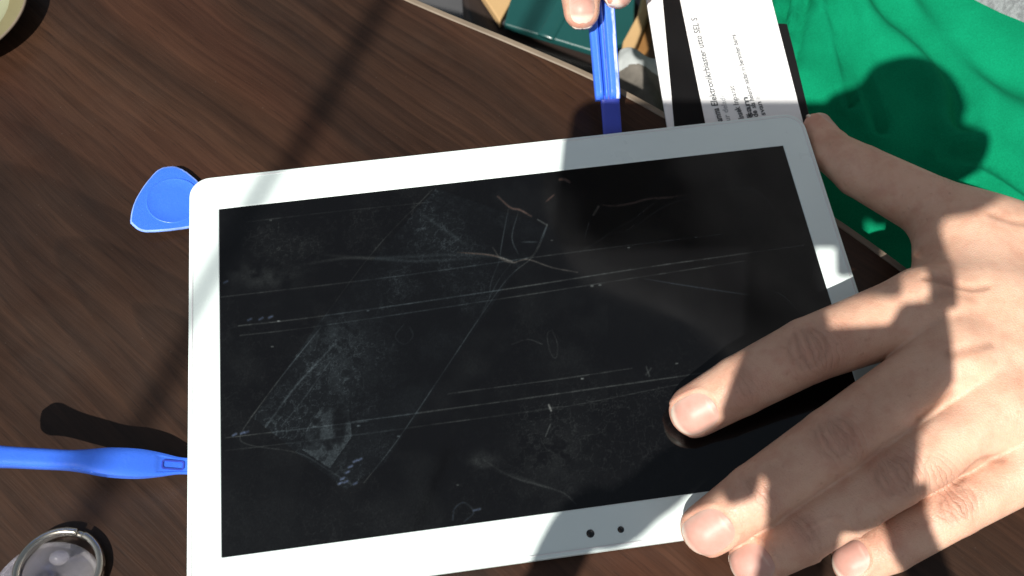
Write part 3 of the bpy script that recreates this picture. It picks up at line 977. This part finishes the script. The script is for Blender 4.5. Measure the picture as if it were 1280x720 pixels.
# grey blanket lying between stool and lap
blanket = empty('blanket', tuple(at(805, 100, -0.62)))
tag(blanket, 'crumpled grey cloth between the pry bar and the printed card', 'cloth')
nb = 70
c00, c10, c11, c01 = at(752, 128, -0.12), at(860, 188, -0.12), at(890, 60, -0.12), at(768, 62, -0.135)
V = []
for i in range(nb):
    for j in range(nb):
        a, b = i / (nb - 1), j / (nb - 1)
        p = (c00 * (1 - a) + c10 * a) * (1 - b) + (c01 * (1 - a) + c11 * a) * b
        n1 = fbm(np.array([p]), 22, 3)[0]
        edge_ = min(a, 1 - a, b, 1 - b)
        p = p + np.array([0, 0, 0.022 * (n1 - 0.5) + 0.006 * math.sin(9 * a + 5 * b + 4 * n1) - 0.03 * max(0, 0.06 - edge_) / 0.06])
        V.append(p)
F = [(i * nb + j, (i + 1) * nb + j, (i + 1) * nb + j + 1, i * nb + j + 1) for i in range(nb - 1) for j in range(nb - 1)]
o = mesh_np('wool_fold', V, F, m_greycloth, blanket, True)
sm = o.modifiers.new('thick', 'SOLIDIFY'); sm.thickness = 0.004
o.data.materials.append(m_greycloth_lit)
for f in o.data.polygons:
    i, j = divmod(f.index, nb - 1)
    if j / nb > 0.60 + 0.16 * (i / nb): f.material_index = 1  # lit patch of the cloth put into a paler colour


# ------------------------------------------------------------------ bodies from distance fields
def surface_nets(D, origin, h):
    """quads of the zero surface of a sampled distance field"""
    s = D < 0
    nx, ny, nz = D.shape
    acc = np.zeros((nx - 1, ny - 1, nz - 1, 3), np.float32); cnt = np.zeros((nx - 1, ny - 1, nz - 1), np.float32)
    cs = [(i, j, k) for i in (0, 1) for j in (0, 1) for k in (0, 1)]

    def sub(A, c): return A[c[0]:nx - 1 + c[0], c[1]:ny - 1 + c[1], c[2]:nz - 1 + c[2]]
    for c in cs:
        for axx in range(3):
            if c[axx] == 0:
                e = list(c); e[axx] = 1
                a, b = sub(D, c), sub(D, e)
                m_ = (a < 0) != (b < 0)
                tt = a / np.where(m_, a - b, 1)
                for q in range(3):
                    acc[..., q] += m_ * (c[q] + (tt if q == axx else 0))
                cnt += m_
    act = cnt > 0
    ids = np.full(act.shape, -1, np.int64); ids[act] = np.arange(act.sum())
    ii = np.argwhere(act)
    V = (acc[act] / cnt[act][:, None] + ii) * h + origin
    Q = []
    for axx in range(3):
        a_ = [slice(None)] * 3; b_ = [slice(None)] * 3
        a_[axx] = slice(0, -1); b_[axx] = slice(1, None)
        s0, s1 = s[tuple(a_)], s[tuple(b_)]
        for flip, e in ((False, s0 & ~s1), (True, ~s0 & s1)):
            p = np.argwhere(e)
            u, w = (axx + 1) % 3, (axx + 2) % 3
            ok = (p[:, u] > 0) & (p[:, w] > 0) & (p[:, u] < D.shape[u] - 1) & (p[:, w] < D.shape[w] - 1)
            p = p[ok]
            qs = []
            for du, dw in ((0, 0), (1, 0), (1, 1), (0, 1)):
                r = p.copy(); r[:, u] -= 1 - du; r[:, w] -= 1 - dw
                qs.append(ids[r[:, 0], r[:, 1], r[:, 2]])
            q = np.stack(qs, -1)
            Q.append(q[:, ::-1] if flip else q)
    Q = np.concatenate(Q)
    return V, Q[(Q >= 0).all(1)]


def cone(P, a, b, ra, rb):
    a = np.asarray(a, np.float32); b = np.asarray(b, np.float32)
    ba = b - a
    pa = P - a
    hh = np.clip((pa @ ba) / (ba @ ba), 0, 1)
    return np.linalg.norm(pa - hh[..., None] * ba, axis=-1) - (ra + (rb - ra) * hh)


def smin(a, b, k):
    h_ = np.clip(0.5 + 0.5 * (b - a) / k, 0, 1)
    return b + (a - b) * h_ - k * h_ * (1 - h_)


def pxr(p, r): return r * depth(p) / FOCAL


class Hand:
    press = False

    """fingers: {name: [(x, y, z, r_px), ...] tip first}"""
    def __init__(s, chains, palm, nails, creases, extra_k=0.012, web_k=0.007):
        s.ch = {}
        for k, c in chains.items():
            s.ch[k] = [(at(x, y, z), pxr(at(x, y, z), r)) for x, y, z, r in c]
        s.palm = []
        for a, b in palm:
            pa, pb = at(*a[:3]), at(*b[:3])
            s.palm.append((pa, pb, pxr(pa, a[3]), pxr(pb, b[3])))
        s.extra_k, s.web_k = extra_k, web_k
        s.nails = nails; s.creases = creases
        s.frames = {}
        for k, c in s.ch.items():
            tip, dip = c[0][0], c[1][0]
            a = tip - dip; a = a / np.linalg.norm(a)
            nz = nails[k]['up'] if k in nails else np.array([0, 0, 1.0])
            nz = np.asarray(nz, float); nz = nz - a * (nz @ a); nz /= np.linalg.norm(nz)
            s.frames[k] = (tip, a, nz, np.cross(nz, a), c[0][1])

    def chain(s, P, k):
        c = s.ch[k]
        d = None
        for i in range(len(c) - 1):
            (a, ra), (b, rb) = c[i], c[i + 1]
            dd = cone(P, a, b, ra, rb)
            d = dd if d is None else smin(d, dd, 0.0008)
        return d

    def sdf(s, P):
        P = P.astype(np.float32)
        d = None
        for k in s.ch:
            dk = s.chain(P, k)
            d = dk if d is None else smin(d, dk, 0.0011)
        dp = None
        for a, b, ra, rb in s.palm:
            dd = cone(P, a, b, ra, rb)
            dp = dd if dp is None else smin(dp, dd, s.extra_k)
        d = smin(d, dp, s.web_k)
        if s.press:      # pads flattened where they lie on the tablet
            on = (P[..., 0] < HX - 0.001) & (P[..., 1] > -HY + 0.001)
            d = np.where(on, np.maximum(d, 0.00005 - P[..., 2]), d)
        # nail beds: shallow recess with a fold round it
        for k, q in s.nails.items():
            tip, a, nz, sd, r = s.frames[k]
            L = P - tip
            x = L @ sd.astype(np.float32) - q.get('side', 0.0); y = L @ a.astype(np.float32) - q['fwd']; z = L @ nz.astype(np.float32)
            e = (np.abs(x) / (q['w'] * 1.04)) ** 2.6 + (np.abs(y) / (q['l'] * 1.04)) ** 2.6
            ins = np.clip((1.05 - e) * 3.2, 0, 1) * (z > 0)
            fold = np.exp(-((e - 1.28) / 0.22) ** 2) * (z > 0) * (y < q['l'] * 0.75)
            d = d + 0.00042 * ins - 0.00030 * fold
        for pts, depth_, w in s.creases:
            pa = np.asarray(pts, np.float32)
            near = np.nonzero(np.all((P > pa.min(0) - 3 * w) & (P < pa.max(0) + 3 * w), axis=-1))
            if len(near[0]) == 0: continue
            Pn = P[near]; m_ = np.full(len(Pn), 1e9, np.float32)
            for p0, p1 in zip(pts[:-1], pts[1:]):
                m_ = np.minimum(m_, cone(Pn, p0, p1, 0, 0))
            d[near] += depth_ * np.exp(-(m_ / w) ** 2)
        return d

    def mesh(s, lo, hi, h):
        lo = np.array(lo); hi = np.array(hi)
        n = np.ceil((hi - lo) / h).astype(int) + 1
        B = 8
        nb_ = np.ceil(n / B).astype(int); n = nb_ * B
        D = np.empty(n, np.float32)
        bi = np.stack(np.meshgrid(*[np.arange(q) for q in nb_], indexing='ij'), -1).reshape(-1, 3)
        cen = lo + (bi * B + (B - 1) / 2) * h
        dc = s.sdf(cen)
        near = np.abs(dc) < B * h * 0.87 * 1.5 + 0.0015
        Db = np.repeat(dc[:, None], B ** 3, 1).astype(np.float32)
        og = np.stack(np.meshgrid(*[np.arange(B)] * 3, indexing='ij'), -1).reshape(-1, 3)
        ni = np.nonzero(near)[0]
        for c0 in range(0, len(ni), 400):
            kk = ni[c0:c0 + 400]
            P = lo + (bi[kk][:, None, :] * B + og[None]) * h
            Db[kk] = s.sdf(P)
        D = Db.reshape(nb_[0], nb_[1], nb_[2], B, B, B).transpose(0, 3, 1, 4, 2, 5).reshape(n[0], n[1], n[2])
        V, Q = surface_nets(D, lo, h)
        # pull every vertex on to the true surface
        for _ in range(1):
            d = s.sdf(V); g = np.stack([s.sdf(V + np.eye(3)[q] * 2e-4) - s.sdf(V - np.eye(3)[q] * 2e-4) for q in range(3)], -1)
            g /= np.linalg.norm(g, axis=1, keepdims=True) + 1e-9
            V = V - g * d[:, None] * 0.9
        return V, Q, g

    def attrs(s, V, N):
        red = np.zeros(len(V)); kn = np.zeros(len(V)); al = np.zeros(len(V)); cr = np.zeros(len(V))
        best = np.full(len(V), 1e9)
        for k, c in s.ch.items():
            tip, a, nz, sd, r = s.frames[k]
            dt = np.linalg.norm(V - (tip + a * r * 0.5), axis=1)
            red = np.maximum(red, np.exp(-(dt / (r * 1.5)) ** 2) * 0.95)
            for i in range(1, len(c) - 1):
                p, rr = c[i]
                dn = c[i - 1][0] - c[i + 1][0]; dn = dn / np.linalg.norm(dn)
                nzz = nz - dn * (nz @ dn); nzz /= np.linalg.norm(nzz)
                L = V - p
                ax_ = L @ dn; up = L @ nzz; lat = np.linalg.norm(L - np.outer(ax_, dn) - np.outer(up, nzz), axis=1)
                w = np.exp(-(ax_ / (rr * (0.62 if i == 1 else 0.78))) ** 2) * np.clip(up / rr * 1.6 - 0.2, 0, 1) * np.exp(-(lat / (rr * 0.85)) ** 4)
                w = w * (0.45 if i == 1 else 1.0)
                u = w > kn
                kn = np.maximum(kn, w)
                al = np.where(u, ax_ + 0.35 * lat ** 2 / rr * np.sign(ax_), al)
                red = np.maximum(red, 0.42 * np.exp(-((np.linalg.norm(V - (p + nzz * rr), axis=1)) / (rr * 0.9)) ** 2))
        for pts, depth_, w in s.creases:
            for p0, p1 in zip(pts[:-1], pts[1:]):
                cr = np.maximum(cr, min(1.0, depth_ / 0.0006) * np.exp(-((cone(V, p0, p1, 0, 0)) / (w * 1.0)) ** 2))
        return {'redness': red, 'knuckle': kn, 'along': al, 'crease': cr}

    def nail(s, k, parent):
        q = s.nails[k]
        tip, a, nz, sd, r = s.frames[k]
        nu, nv = 25, 31
        U = np.linspace(-1, 1, nu); W = np.linspace(-1, 1, nv)
        V = []; E = []
        for v_ in W:
            half = (1 - abs(v_) ** (3.4 if v_ > 0 else 3.0)) ** (1 / 2.6) if abs(v_) < 1 else 0.0
            half = max(half, 0.12)
            for u_ in U:
                V.append(tip + sd * (u_ * half * q['w'] + q.get('side', 0.0)) + a * (v_ * q['l'] + q['fwd']) + nz * r * 1.6)
                ed = max(abs(u_) ** 6, 0)
                E.append(min(1.0, 0.55 * ed + max(0, (v_ - 0.70 + 0.22 * u_ * u_) * 5.5) + max(0, 0.8 - 8 * (abs(v_ + 0.72) + 0.25 * u_ * u_)) * 0.45))
        V = np.array(V); E = np.array(E)
        t0 = np.zeros(len(V))
        for _ in range(40):
            d = s.chain((V - np.outer(t0, nz)).astype(np.float32), k) + 0.00042; t0 += np.clip(d, -0.002, 0.004) * 0.8
            t0 = np.minimum(t0, r * 1.9)
        Vt = V - np.outer(t0, nz)
        lift = np.array([0.00050 + 0.00018 * max(0, v_) - 0.00030 * max(0, -v_) - 0.00024 * abs(u_) ** 4 for v_ in W for u_ in U])
        Vt = Vt + np.outer(lift, nz)
        Vb = Vt - np.outer(np.full(len(V), 0.0011), nz)
        N_ = nu * nv; F = []
        for i in range(nv - 1):
            for j in range(nu - 1):
                b = i * nu + j
                F.append((b, b + 1, b + nu + 1, b + nu)); F.append((N_ + b, N_ + b + nu, N_ + b + nu + 1, N_ + b + 1))
            F.append((i * nu, (i + 1) * nu, N_ + (i + 1) * nu, N_ + i * nu))
            b = i * nu + nu - 1
            F.append((b, N_ + b, N_ + b + nu, b + nu))
        for j in range(nu - 1):
            F.append((j, N_ + j, N_ + j + 1, j + 1)); b = (nv - 1) * nu + j
            F.append((b, b + 1, N_ + b + 1, N_ + b))
        return mesh_np('fingernail', np.concatenate([Vt, Vb]), F, m_nail, parent, True, {'edge': np.concatenate([E, E])})


person = empty('person', (0.36, 0.28, -0.62))
tag(person, 'person in green trousers and grey top prying the tablet, hand spread over screen', 'person')

# ---- hand spread over the tablet
def cpt(*a): return [at(x, y, z) for x, y, z in a]


left = Hand(
    chains={
        'index': [(870, 513, 0.0064, 33.5), (925, 482, 0.0130, 37.8), (1010, 438, 0.0190, 41), (1152, 385, 0.0225, 48)],
        'middle': [(885, 661, 0.0068, 34), (945, 619, 0.0140, 39.5), (1042, 551, 0.0225, 42.5), (1188, 452, 0.0255, 48)],
        'ring': [(943, 701, 0.0010, 32), (1003, 667, 0.0100, 38), (1115, 595, 0.0210, 41), (1240, 515, 0.0245, 46)],
        'little': [(1069, 703, -0.0015, 29), (1112, 682, 0.0040, 33), (1192, 634, 0.0140, 36.5), (1292, 576, 0.0200, 42)],
        'thumb': [(1022, 158, -0.0055, 17.5), (1040, 190, -0.0040, 26), (1076, 214, 0.000, 33), (1168, 262, 0.006, 40), (1290, 318, 0.010, 58)],
    },
    palm=[((1160, 392, 0.022, 44), (1400, 400, 0.018, 60)), ((1200, 452, 0.024, 46), (1420, 440, 0.018, 62)),
          ((1250, 515, 0.022, 46), (1425, 480, 0.016, 60)), ((1300, 572, 0.016, 42), (1425, 515, 0.014, 55)),
          ((1200, 300, 0.010, 42), (1400, 380, 0.012, 62)), ((1185, 290, 0.006, 30), (1170, 372, 0.016, 36)), ((1235, 310, 0.010, 50), (1230, 380, 0.018, 54)), ((1410, 440, 0.016, 78), (1640, 430, 0.030, 95))],
    nails={
        'index': dict(up=np.array([-0.20, -0.42, 0.88]), fwd=0.0005, w=0.0066, l=0.0078),
        'middle': dict(up=np.array([-0.22, -0.36, 0.90]), fwd=0.0002, w=0.0070, l=0.0085),
        'ring': dict(up=np.array([-0.25, -0.25, 0.93]), fwd=0.0005, w=0.0064, l=0.0078),
        'little': dict(up=np.array([-0.30, 0.20, 0.93]), fwd=0.0005, w=0.0056, l=0.0066),
        'thumb': dict(up=np.array([0.80, 0.45, 0.25]), fwd=-0.002, w=0.0050, l=0.0078),
    },
    creases=[],
)


def on_hand(hd, pts):
    """first points of the hand along the sight lines through pts"""
    p = np.array(pts, float)
    d = np.stack([(p[:, 0] - 640) / FOCAL, (p[:, 1] - 360) / FOCAL, np.ones(len(p))], -1) @ CAM_R
    d /= np.linalg.norm(d, axis=1, keepdims=True)
    k = np.full(len(p), 0.20)
    for _ in range(45):
        k = np.minimum(k + hd.sdf(CAM_POS + d * k[:, None]) * 0.9, 0.6)
    return CAM_POS + d * k[:, None]


left.press = True
lines = []
for line, dp, w in (([(1158, 346), (1172, 350), (1195, 356), (1215, 360), (1232, 357)], 0.0011, 0.0013), ([(1160, 372), (1185, 366), (1215, 372)], 0.0004, 0.0016),
                    ([(1188, 442), (1212, 437), (1240, 430)], 0.0007, 0.0016), ([(1240, 268), (1262, 276), (1285, 280)], 0.0005, 0.0014),
                    ([(1196, 602), (1214, 584), (1232, 573), (1252, 574)], 0.0006, 0.0013), ([(1150, 524), (1172, 508), (1190, 492)], 0.0006, 0.0016)):
    lines.append((smooth_curve(line, 3), dp, w))
# creases over the middle joint of each finger: arcs bulging towards and away from the nail
for fx, fy, dx, dy, hw in ((1008, 436, 0.90, -0.43, 25), (1041, 549, 0.83, -0.56, 25), (1117, 596, 0.84, -0.55, 22), (1193, 632, 0.87, -0.5, 19),
                           (928, 476, 0.88, -0.47, 17), (948, 614, 0.83, -0.56, 18), (1010, 660, 0.84, -0.54, 16)):
    big = hw > 18.5
    for k_, bow in (((-13, -7), (-5, -3), (4, 2), (11, 6), (19, 8)) if big else ((-5, -2), (2, 1), (8, 3))):
        ln = []
        for t_ in (-1, -0.5, 0, 0.5, 1):
            h_ = hw * (1 - 0.014 * abs(k_)) * t_
            o_ = k_ + bow * (1 - t_ * t_) + random.uniform(-1.2, 1.2)
            ln.append((fx + dx * o_ - dy * h_, fy + dy * o_ + dx * h_))
        lines.append((smooth_curve(ln, 2), (0.00042 if big else 0.00025) * random.uniform(0.6, 1.2), 0.00075))
hit = on_hand(left, np.concatenate([np.array(q[0]) for q in lines]))
left.creases = []; i0 = 0
for ln, dp, w in lines:
    left.creases.append((list(hit[i0:i0 + len(ln)]), dp, w)); i0 += len(ln)
lo = at(820, 760, -0.012)
VL, QL, GL = left.mesh((0.030, -0.125, -0.024), (0.232, 0.096, 0.062), 0.0008)
aL = left.attrs(VL, GL)

# ---- the other hand, gripping the pry bar at the top
right = Hand(
    chains={
        'thumb': [(727, 14, 0.0280, 22.5), (724, -40, 0.0300, 29), (700, -140, 0.034, 33), (700, -330, 0.036, 44)],
        'index': [(772, -9, 0.0240, 19.5), (800, -60, 0.0270, 24), (880, -150, 0.034, 30), (860, -330, 0.040, 38)],
        'middle': [(800, -50, 0.006, 22), (840, -90, 0.010, 26), (930, -190, 0.022, 31), (920, -350, 0.034, 38)],
        'ring': [(840, -100, 0.000, 22), (880, -130, 0.002, 26), (970, -230, 0.012, 31), (980, -370, 0.026, 38)],
    },
    palm=[((710, -300, 0.034, 44), (860, -560, 0.040, 66)), ((860, -340, 0.036, 42), (880, -560, 0.040, 64)),
          ((980, -380, 0.022, 42), (910, -560, 0.036, 60)), ((880, -560, 0.040, 70), (1000, -900, 0.060, 84))],
    nails={
        'thumb': dict(up=np.array([-0.10, -0.42, 0.90]), fwd=0.0004, w=0.0049, l=0.0062),
        'index': dict(up=np.array([0.85, -0.2, 0.45]), fwd=0.0, w=0.0046, l=0.0060),
    },
    creases=[],
)
VR, QR, GR = right.mesh((-0.020, 0.096, -0.030), (0.190, 0.360, 0.090), 0.0016)
aR = right.attrs(VR, GR)

# ---- arms up to the shoulders (coarser), same body mesh
wrL = at(1560, 432, 0.024); wrR = at(960, -760, 0.052)
elL = np.array([0.42, -0.03, 0.10]); shL = np.array([0.40, 0.06, 0.37])
elR = np.array([0.24, 0.50, 0.14]); shR = np.array([0.15, 0.27, 0.38])
chest = np.array([0.28, 0.17, 0.36])


class Blob(Hand):
    def __init__(s, parts, k): s.parts = parts; s.k = k; s.f = None

    def sdf(s, P):
        P = P.astype(np.float32); d = None
        for a, b, ra, rb in s.parts:
            dd = cone(P, a, b, ra, rb); d = dd if d is None else smin(d, dd, s.k)
        if s.f is not None: d = d + s.f(P)
        return d


arms = Blob([(at(1480, 432, 0.020), elL, 0.0225, 0.040), (elL, shL, 0.042, 0.048), (shL, chest, 0.05, 0.08),
             (at(930, -680, 0.047), elR, 0.024, 0.040), (elR, shR, 0.042, 0.048), (shR, chest, 0.05, 0.08)], 0.02)
VA, QA, GA = arms.mesh((0.09, -0.12, -0.05), (0.60, 0.66, 0.42), 0.007)
zA = np.zeros(len(VA))
V = np.concatenate([VL, VR, VA]); Q = np.concatenate([QL, QR + len(VL), QA + len(VL) + len(VR)])
at_all = {k: np.concatenate([aL[k], aR[k], zA]) for k in aL}
mesh_np('body', V, Q, m_skin, person, True, at_all)
for k in left.nails: left.nail(k, person)
for k in right.nails: right.nail(k, person)

# ---- grey top and green trousers
shirt = Blob([(np.array([0.325, 0.231, -0.09]), np.array([0.335, 0.235, 0.16]), 0.125, 0.12), (np.array([0.335, 0.235, 0.16]), chest, 0.12, 0.105),
              (np.array([0.40, 0.20, -0.08]), np.array([0.40, 0.18, 0.18]), 0.10, 0.10), (np.array([0.40, 0.18, 0.18]), shL, 0.10, 0.075),
              (np.array([0.30, 0.33, -0.08]), np.array([0.28, 0.31, 0.18]), 0.10, 0.10), (np.array([0.28, 0.31, 0.18]), shR, 0.10, 0.075),
              (shL, shL + (elL - shL) * 0.45, 0.070, 0.064), (shR, shR + (elR - shR) * 0.45, 0.070, 0.064), (shL, shR, 0.07, 0.07)], 0.05)
VS, QS, GS = shirt.mesh((0.03, -0.06, -0.26), (0.60, 0.56, 0.56), 0.009)
VS = VS + GS * ((fbm(VS, 16, 3) - 0.5) * 0.014)[:, None]
mesh_np('grey_top', VS, QS, m_heather, person, True)

hip = np.array([0.335, 0.235, -0.135]); knee = np.array([0.135, -0.035, -0.145])
THa = np.array([0.8, -0.6, 0.0]); THb = np.array([-0.6, -0.8, 0.0])


class Lap(Blob):
    """seated thigh as a broad rounded block, plus the other leg turned outwards"""
    def sdf(s, P):
        P = P.astype(np.float32)
        L = P - np.array([0.272, 0.141, -0.118], np.float32)
        q = np.stack([np.abs(L @ THa.astype(np.float32)) - 0.084, np.abs(L @ THb.astype(np.float32)) - 0.088, np.abs(L[..., 2]) - 0.025], -1)
        d = np.linalg.norm(np.maximum(q, 0), axis=-1) + np.minimum(q.max(-1), 0) - 0.058
        d2 = np.minimum(cone(P, hip, np.array([0.30, 0.42, -0.15]), 0.09, 0.09), cone(P, np.array([0.30, 0.42, -0.15]), np.array([0.05, 0.58, -0.16]), 0.09, 0.08))
        d = smin(d, cone(P, np.array([0.235, 0.085, -0.13]), np.array([0.225, 0.07, -0.56]), 0.062, 0.055), 0.03)
        return smin(d, d2, 0.03)


shorts = Lap([], 0.04)
VG, QG, GG = shorts.mesh((0.0, -0.05, -0.62), (0.52, 0.70, -0.020), 0.0031)
pg = to_px(VG)


def fold_line(pts, w, amp, V0):
    P = np.array(smooth_curve(pts, 6)); D = np.full(len(V0), 1e9); S = np.zeros(len(V0))
    for i in range(len(P) - 1):
        a, b = P[i], P[i + 1]; d = b - a
        tt = np.clip(((V0 - a) @ d) / (d @ d + 1e-9), 0, 1)
        r = V0 - a - tt[:, None] * d
        dist = np.linalg.norm(r, axis=1); sg = np.sign(d[0] * r[:, 1] - d[1] * r[:, 0])
        u = dist < D; D = np.where(u, dist, D); S = np.where(u, sg, S)
    x = D * S / w
    return amp * (-np.exp(-(x + 0.0) ** 2) + 0.75 * np.exp(-((x - 1.7) / 1.1) ** 2) + 0.35 * np.exp(-((x + 1.9) / 1.2) ** 2))


disp = np.zeros(len(VG))
for pts, w, amp in (([(985, -40), (982, 0), (980, 30), (990, 70)], 5, 0.0022), ([(1012, -40), (1006, 0), (998, 40), (996, 80)], 6, 0.0022),
                    ([(1034, -40), (1040, 10), (1050, 60), (1060, 108), (1066, 130)], 7, 0.0034), ([(1048, -40), (1058, 10), (1064, 50), (1074, 96), (1100, 160)], 8, 0.0026),
                    ([(1080, -40), (1110, 10), (1140, 40), (1170, 70), (1196, 110), (1204, 150)], 16, 0.0040),
                    ([(1140, -40), (1180, 30), (1230, 80), (1290, 110)], 22, 0.0030),
                    ([(1205, 222), (1235, 235), (1262, 255), (1290, 275)], 6, 0.0028), ([(1190, 190), (1230, 200), (1290, 240)], 12, 0.0020),
                    ([(1055, 320), (1075, 335), (1090, 350)], 6, 0.003)):
    disp += fold_line(pts, w, amp * 1.7, pg)
disp += (fbm(VG, 18, 3) - 0.5) * 0.006 + (fbm(VG, 60, 3) - 0.5) * 0.0016
VG = VG + GG * disp[:, None]
shorts_o = mesh_np('trousers', VG, QG, m_green, person, True)

# ------------------------------------------------------------------ the recording phone on its tripod (unseen behind the lens, outlines shaped to throw the large shadow)
PR, PU, PF = CAM_R[0], -CAM_R[1], CAM_R[2]


def rig(u, v, w=0.0):
    """point of the phone's plane, mm right / up of the lens, w mm behind it"""
    return CAM_POS - PF * (0.004 + w / 1000) + PR * (u / 1000) + PU * (v / 1000)


def rig_plate(name, outline, w0, w1, m, parent, bw=0.002):
    bm = prism([(p[0] / 1000, p[1] / 1000) for p in outline], w0 / 1000, w1 / 1000)
    for q in bm.verts:
        q.co = Vector(rig(q.co.x * 1000, q.co.y * 1000, q.co.z * 1000))
    o = bm_obj(name, bm, m, parent)
    bevel(o, bw, 3, 30)
    return o


phone = empty('phone', tuple(rig(-20, -20, 4)))
tag(phone, 'black phone held flat above the table, lens facing down, just out of view', 'phone')
rig_plate('case', rounded_rect(-82, 41, -48, 7, 8, 6), 0.5, 8, m_black, phone)
rig_plate('display', rounded_rect(-66, 26, -45, 4, 1, 2), 8.1, 8.4, m_lens, phone, 0.0001)

tripod = empty('phone_tripod', (CAM_POS[0], CAM_POS[1] - 0.16, TABLE_Z))
tag(tripod, 'black flexible tripod with clamp and three legs standing on the table beside the camera', 'tripod')
clampo = closed_curve([(20, 4), (36, 14), (44, 23), (60, 26.5), (76, 20), (83, 6), (82, -4), (90, -8), (89, -19), (81, -27), (68, -34), (57, -37), (53, -45), (42, -48), (30, -30)], 5)
rig_plate('clamp', clampo, 8.6, 15, m_rubber, tripod, 0.002)
rig_plate('gap_shade_plate', rounded_rect(20.5, 38.5, -59, -44, 2, 4), 8.6, 14, m_rubber, tripod, 0.001)  # unseen plate added to close a light gap below the phone
heado = [(-12, -76), (0, -70), (20, -68.5), (34, -67.5), (38, -61), (50, -59.5), (52, -62), (52, -83), (46, -92), (41, -98), (39, -110), (42, -124), (38, -127), (20, -127),
         (4, -124), (-5, -121), (-4, -112), (-7, -110), (-9, -117), (-16, -120), (-19, -117), (-19.5, -95), (-16, -85)]
rig_plate('bridge_shade_plate', [(-13, -77), (-11, -44), (12, -44), (12.5, -60), (15, -69), (0, -71)], 8.6, 14, m_rubber, tripod, 0.001)  # unseen plate added between phone and head to shade the index finger
rig_plate('ball_head', heado, 8.6, 15.5, m_rubber, tripod, 0.0015)
bm_obj('neck', tube([rig(50, -40, 14), rig(51, -50, 15), rig(50, -62, 16)], 0.0045, 14), m_rubber, tripod, True)
gz = TABLE_Z + 0.006
for rt_, pts3 in ((0.0078, [rig(-12, -104, 14), rig(-34, -118, 16), rig(-54, -132, 16), rig(-72, -142, 16), np.array([-0.135, -0.290, 0.15]), np.array([-0.15, -0.31, 0.06]), np.array([-0.155, -0.33, gz])]),
                  (0.0108, [rig(6, -112, 13), rig(6, -124, 13), rig(5, -134, 13), rig(2, -150, 14), np.array([-0.03, -0.33, 0.14]), np.array([-0.03, -0.36, 0.06]), np.array([-0.03, -0.38, gz])]),
                  (0.0066, [rig(36, -112, 13), rig(37, -124, 13), rig(40, -134, 13), rig(46, -148, 14), np.array([0.06, -0.31, 0.14]), np.array([0.09, -0.33, 0.06]), np.array([0.10, -0.35, gz])])):
    P = smooth_curve(pts3, 8)
    rad = [rt_ + 0.0006 * abs(math.sin(k * 0.75)) for k in range(len(P))]
    lg = bm_obj('leg', tube([tuple(p) for p in P], rad, 16), m_rubber, tripod, True)
    bm = lathe([(0, -0.006), (0.010, -0.006), (0.010, 0.003), (0.007, 0.008), (0, 0.009)], 20)
    bmesh.ops.translate(bm, vec=Vector(pts3[-1]), verts=bm.verts)
    ft = bm_obj('foot', bm, m_rubber, None, True)
    ft.parent = lg

# overhead cord whose thin soft shadow crosses the table
hC = 1.05
sa = at(480, 0, TABLE_Z); sb = at(198, 492, TABLE_Z)
off = np.array([-shadow_dir[0] * hC, -shadow_dir[1] * hC, hC])
d = (sa - sb) / np.linalg.norm(sa - sb)
cord_pts = [sa + off + d * 0.9, sa + off, sb + off, sb + off - d * 0.9]
cord = bm_obj('overhead_cord', tube([tuple(p) for p in cord_pts], 0.0036, 12), m_cable, None, True)
tag(cord, 'dark cord strung high over the table, seen only as a soft line of shadow', 'cord')
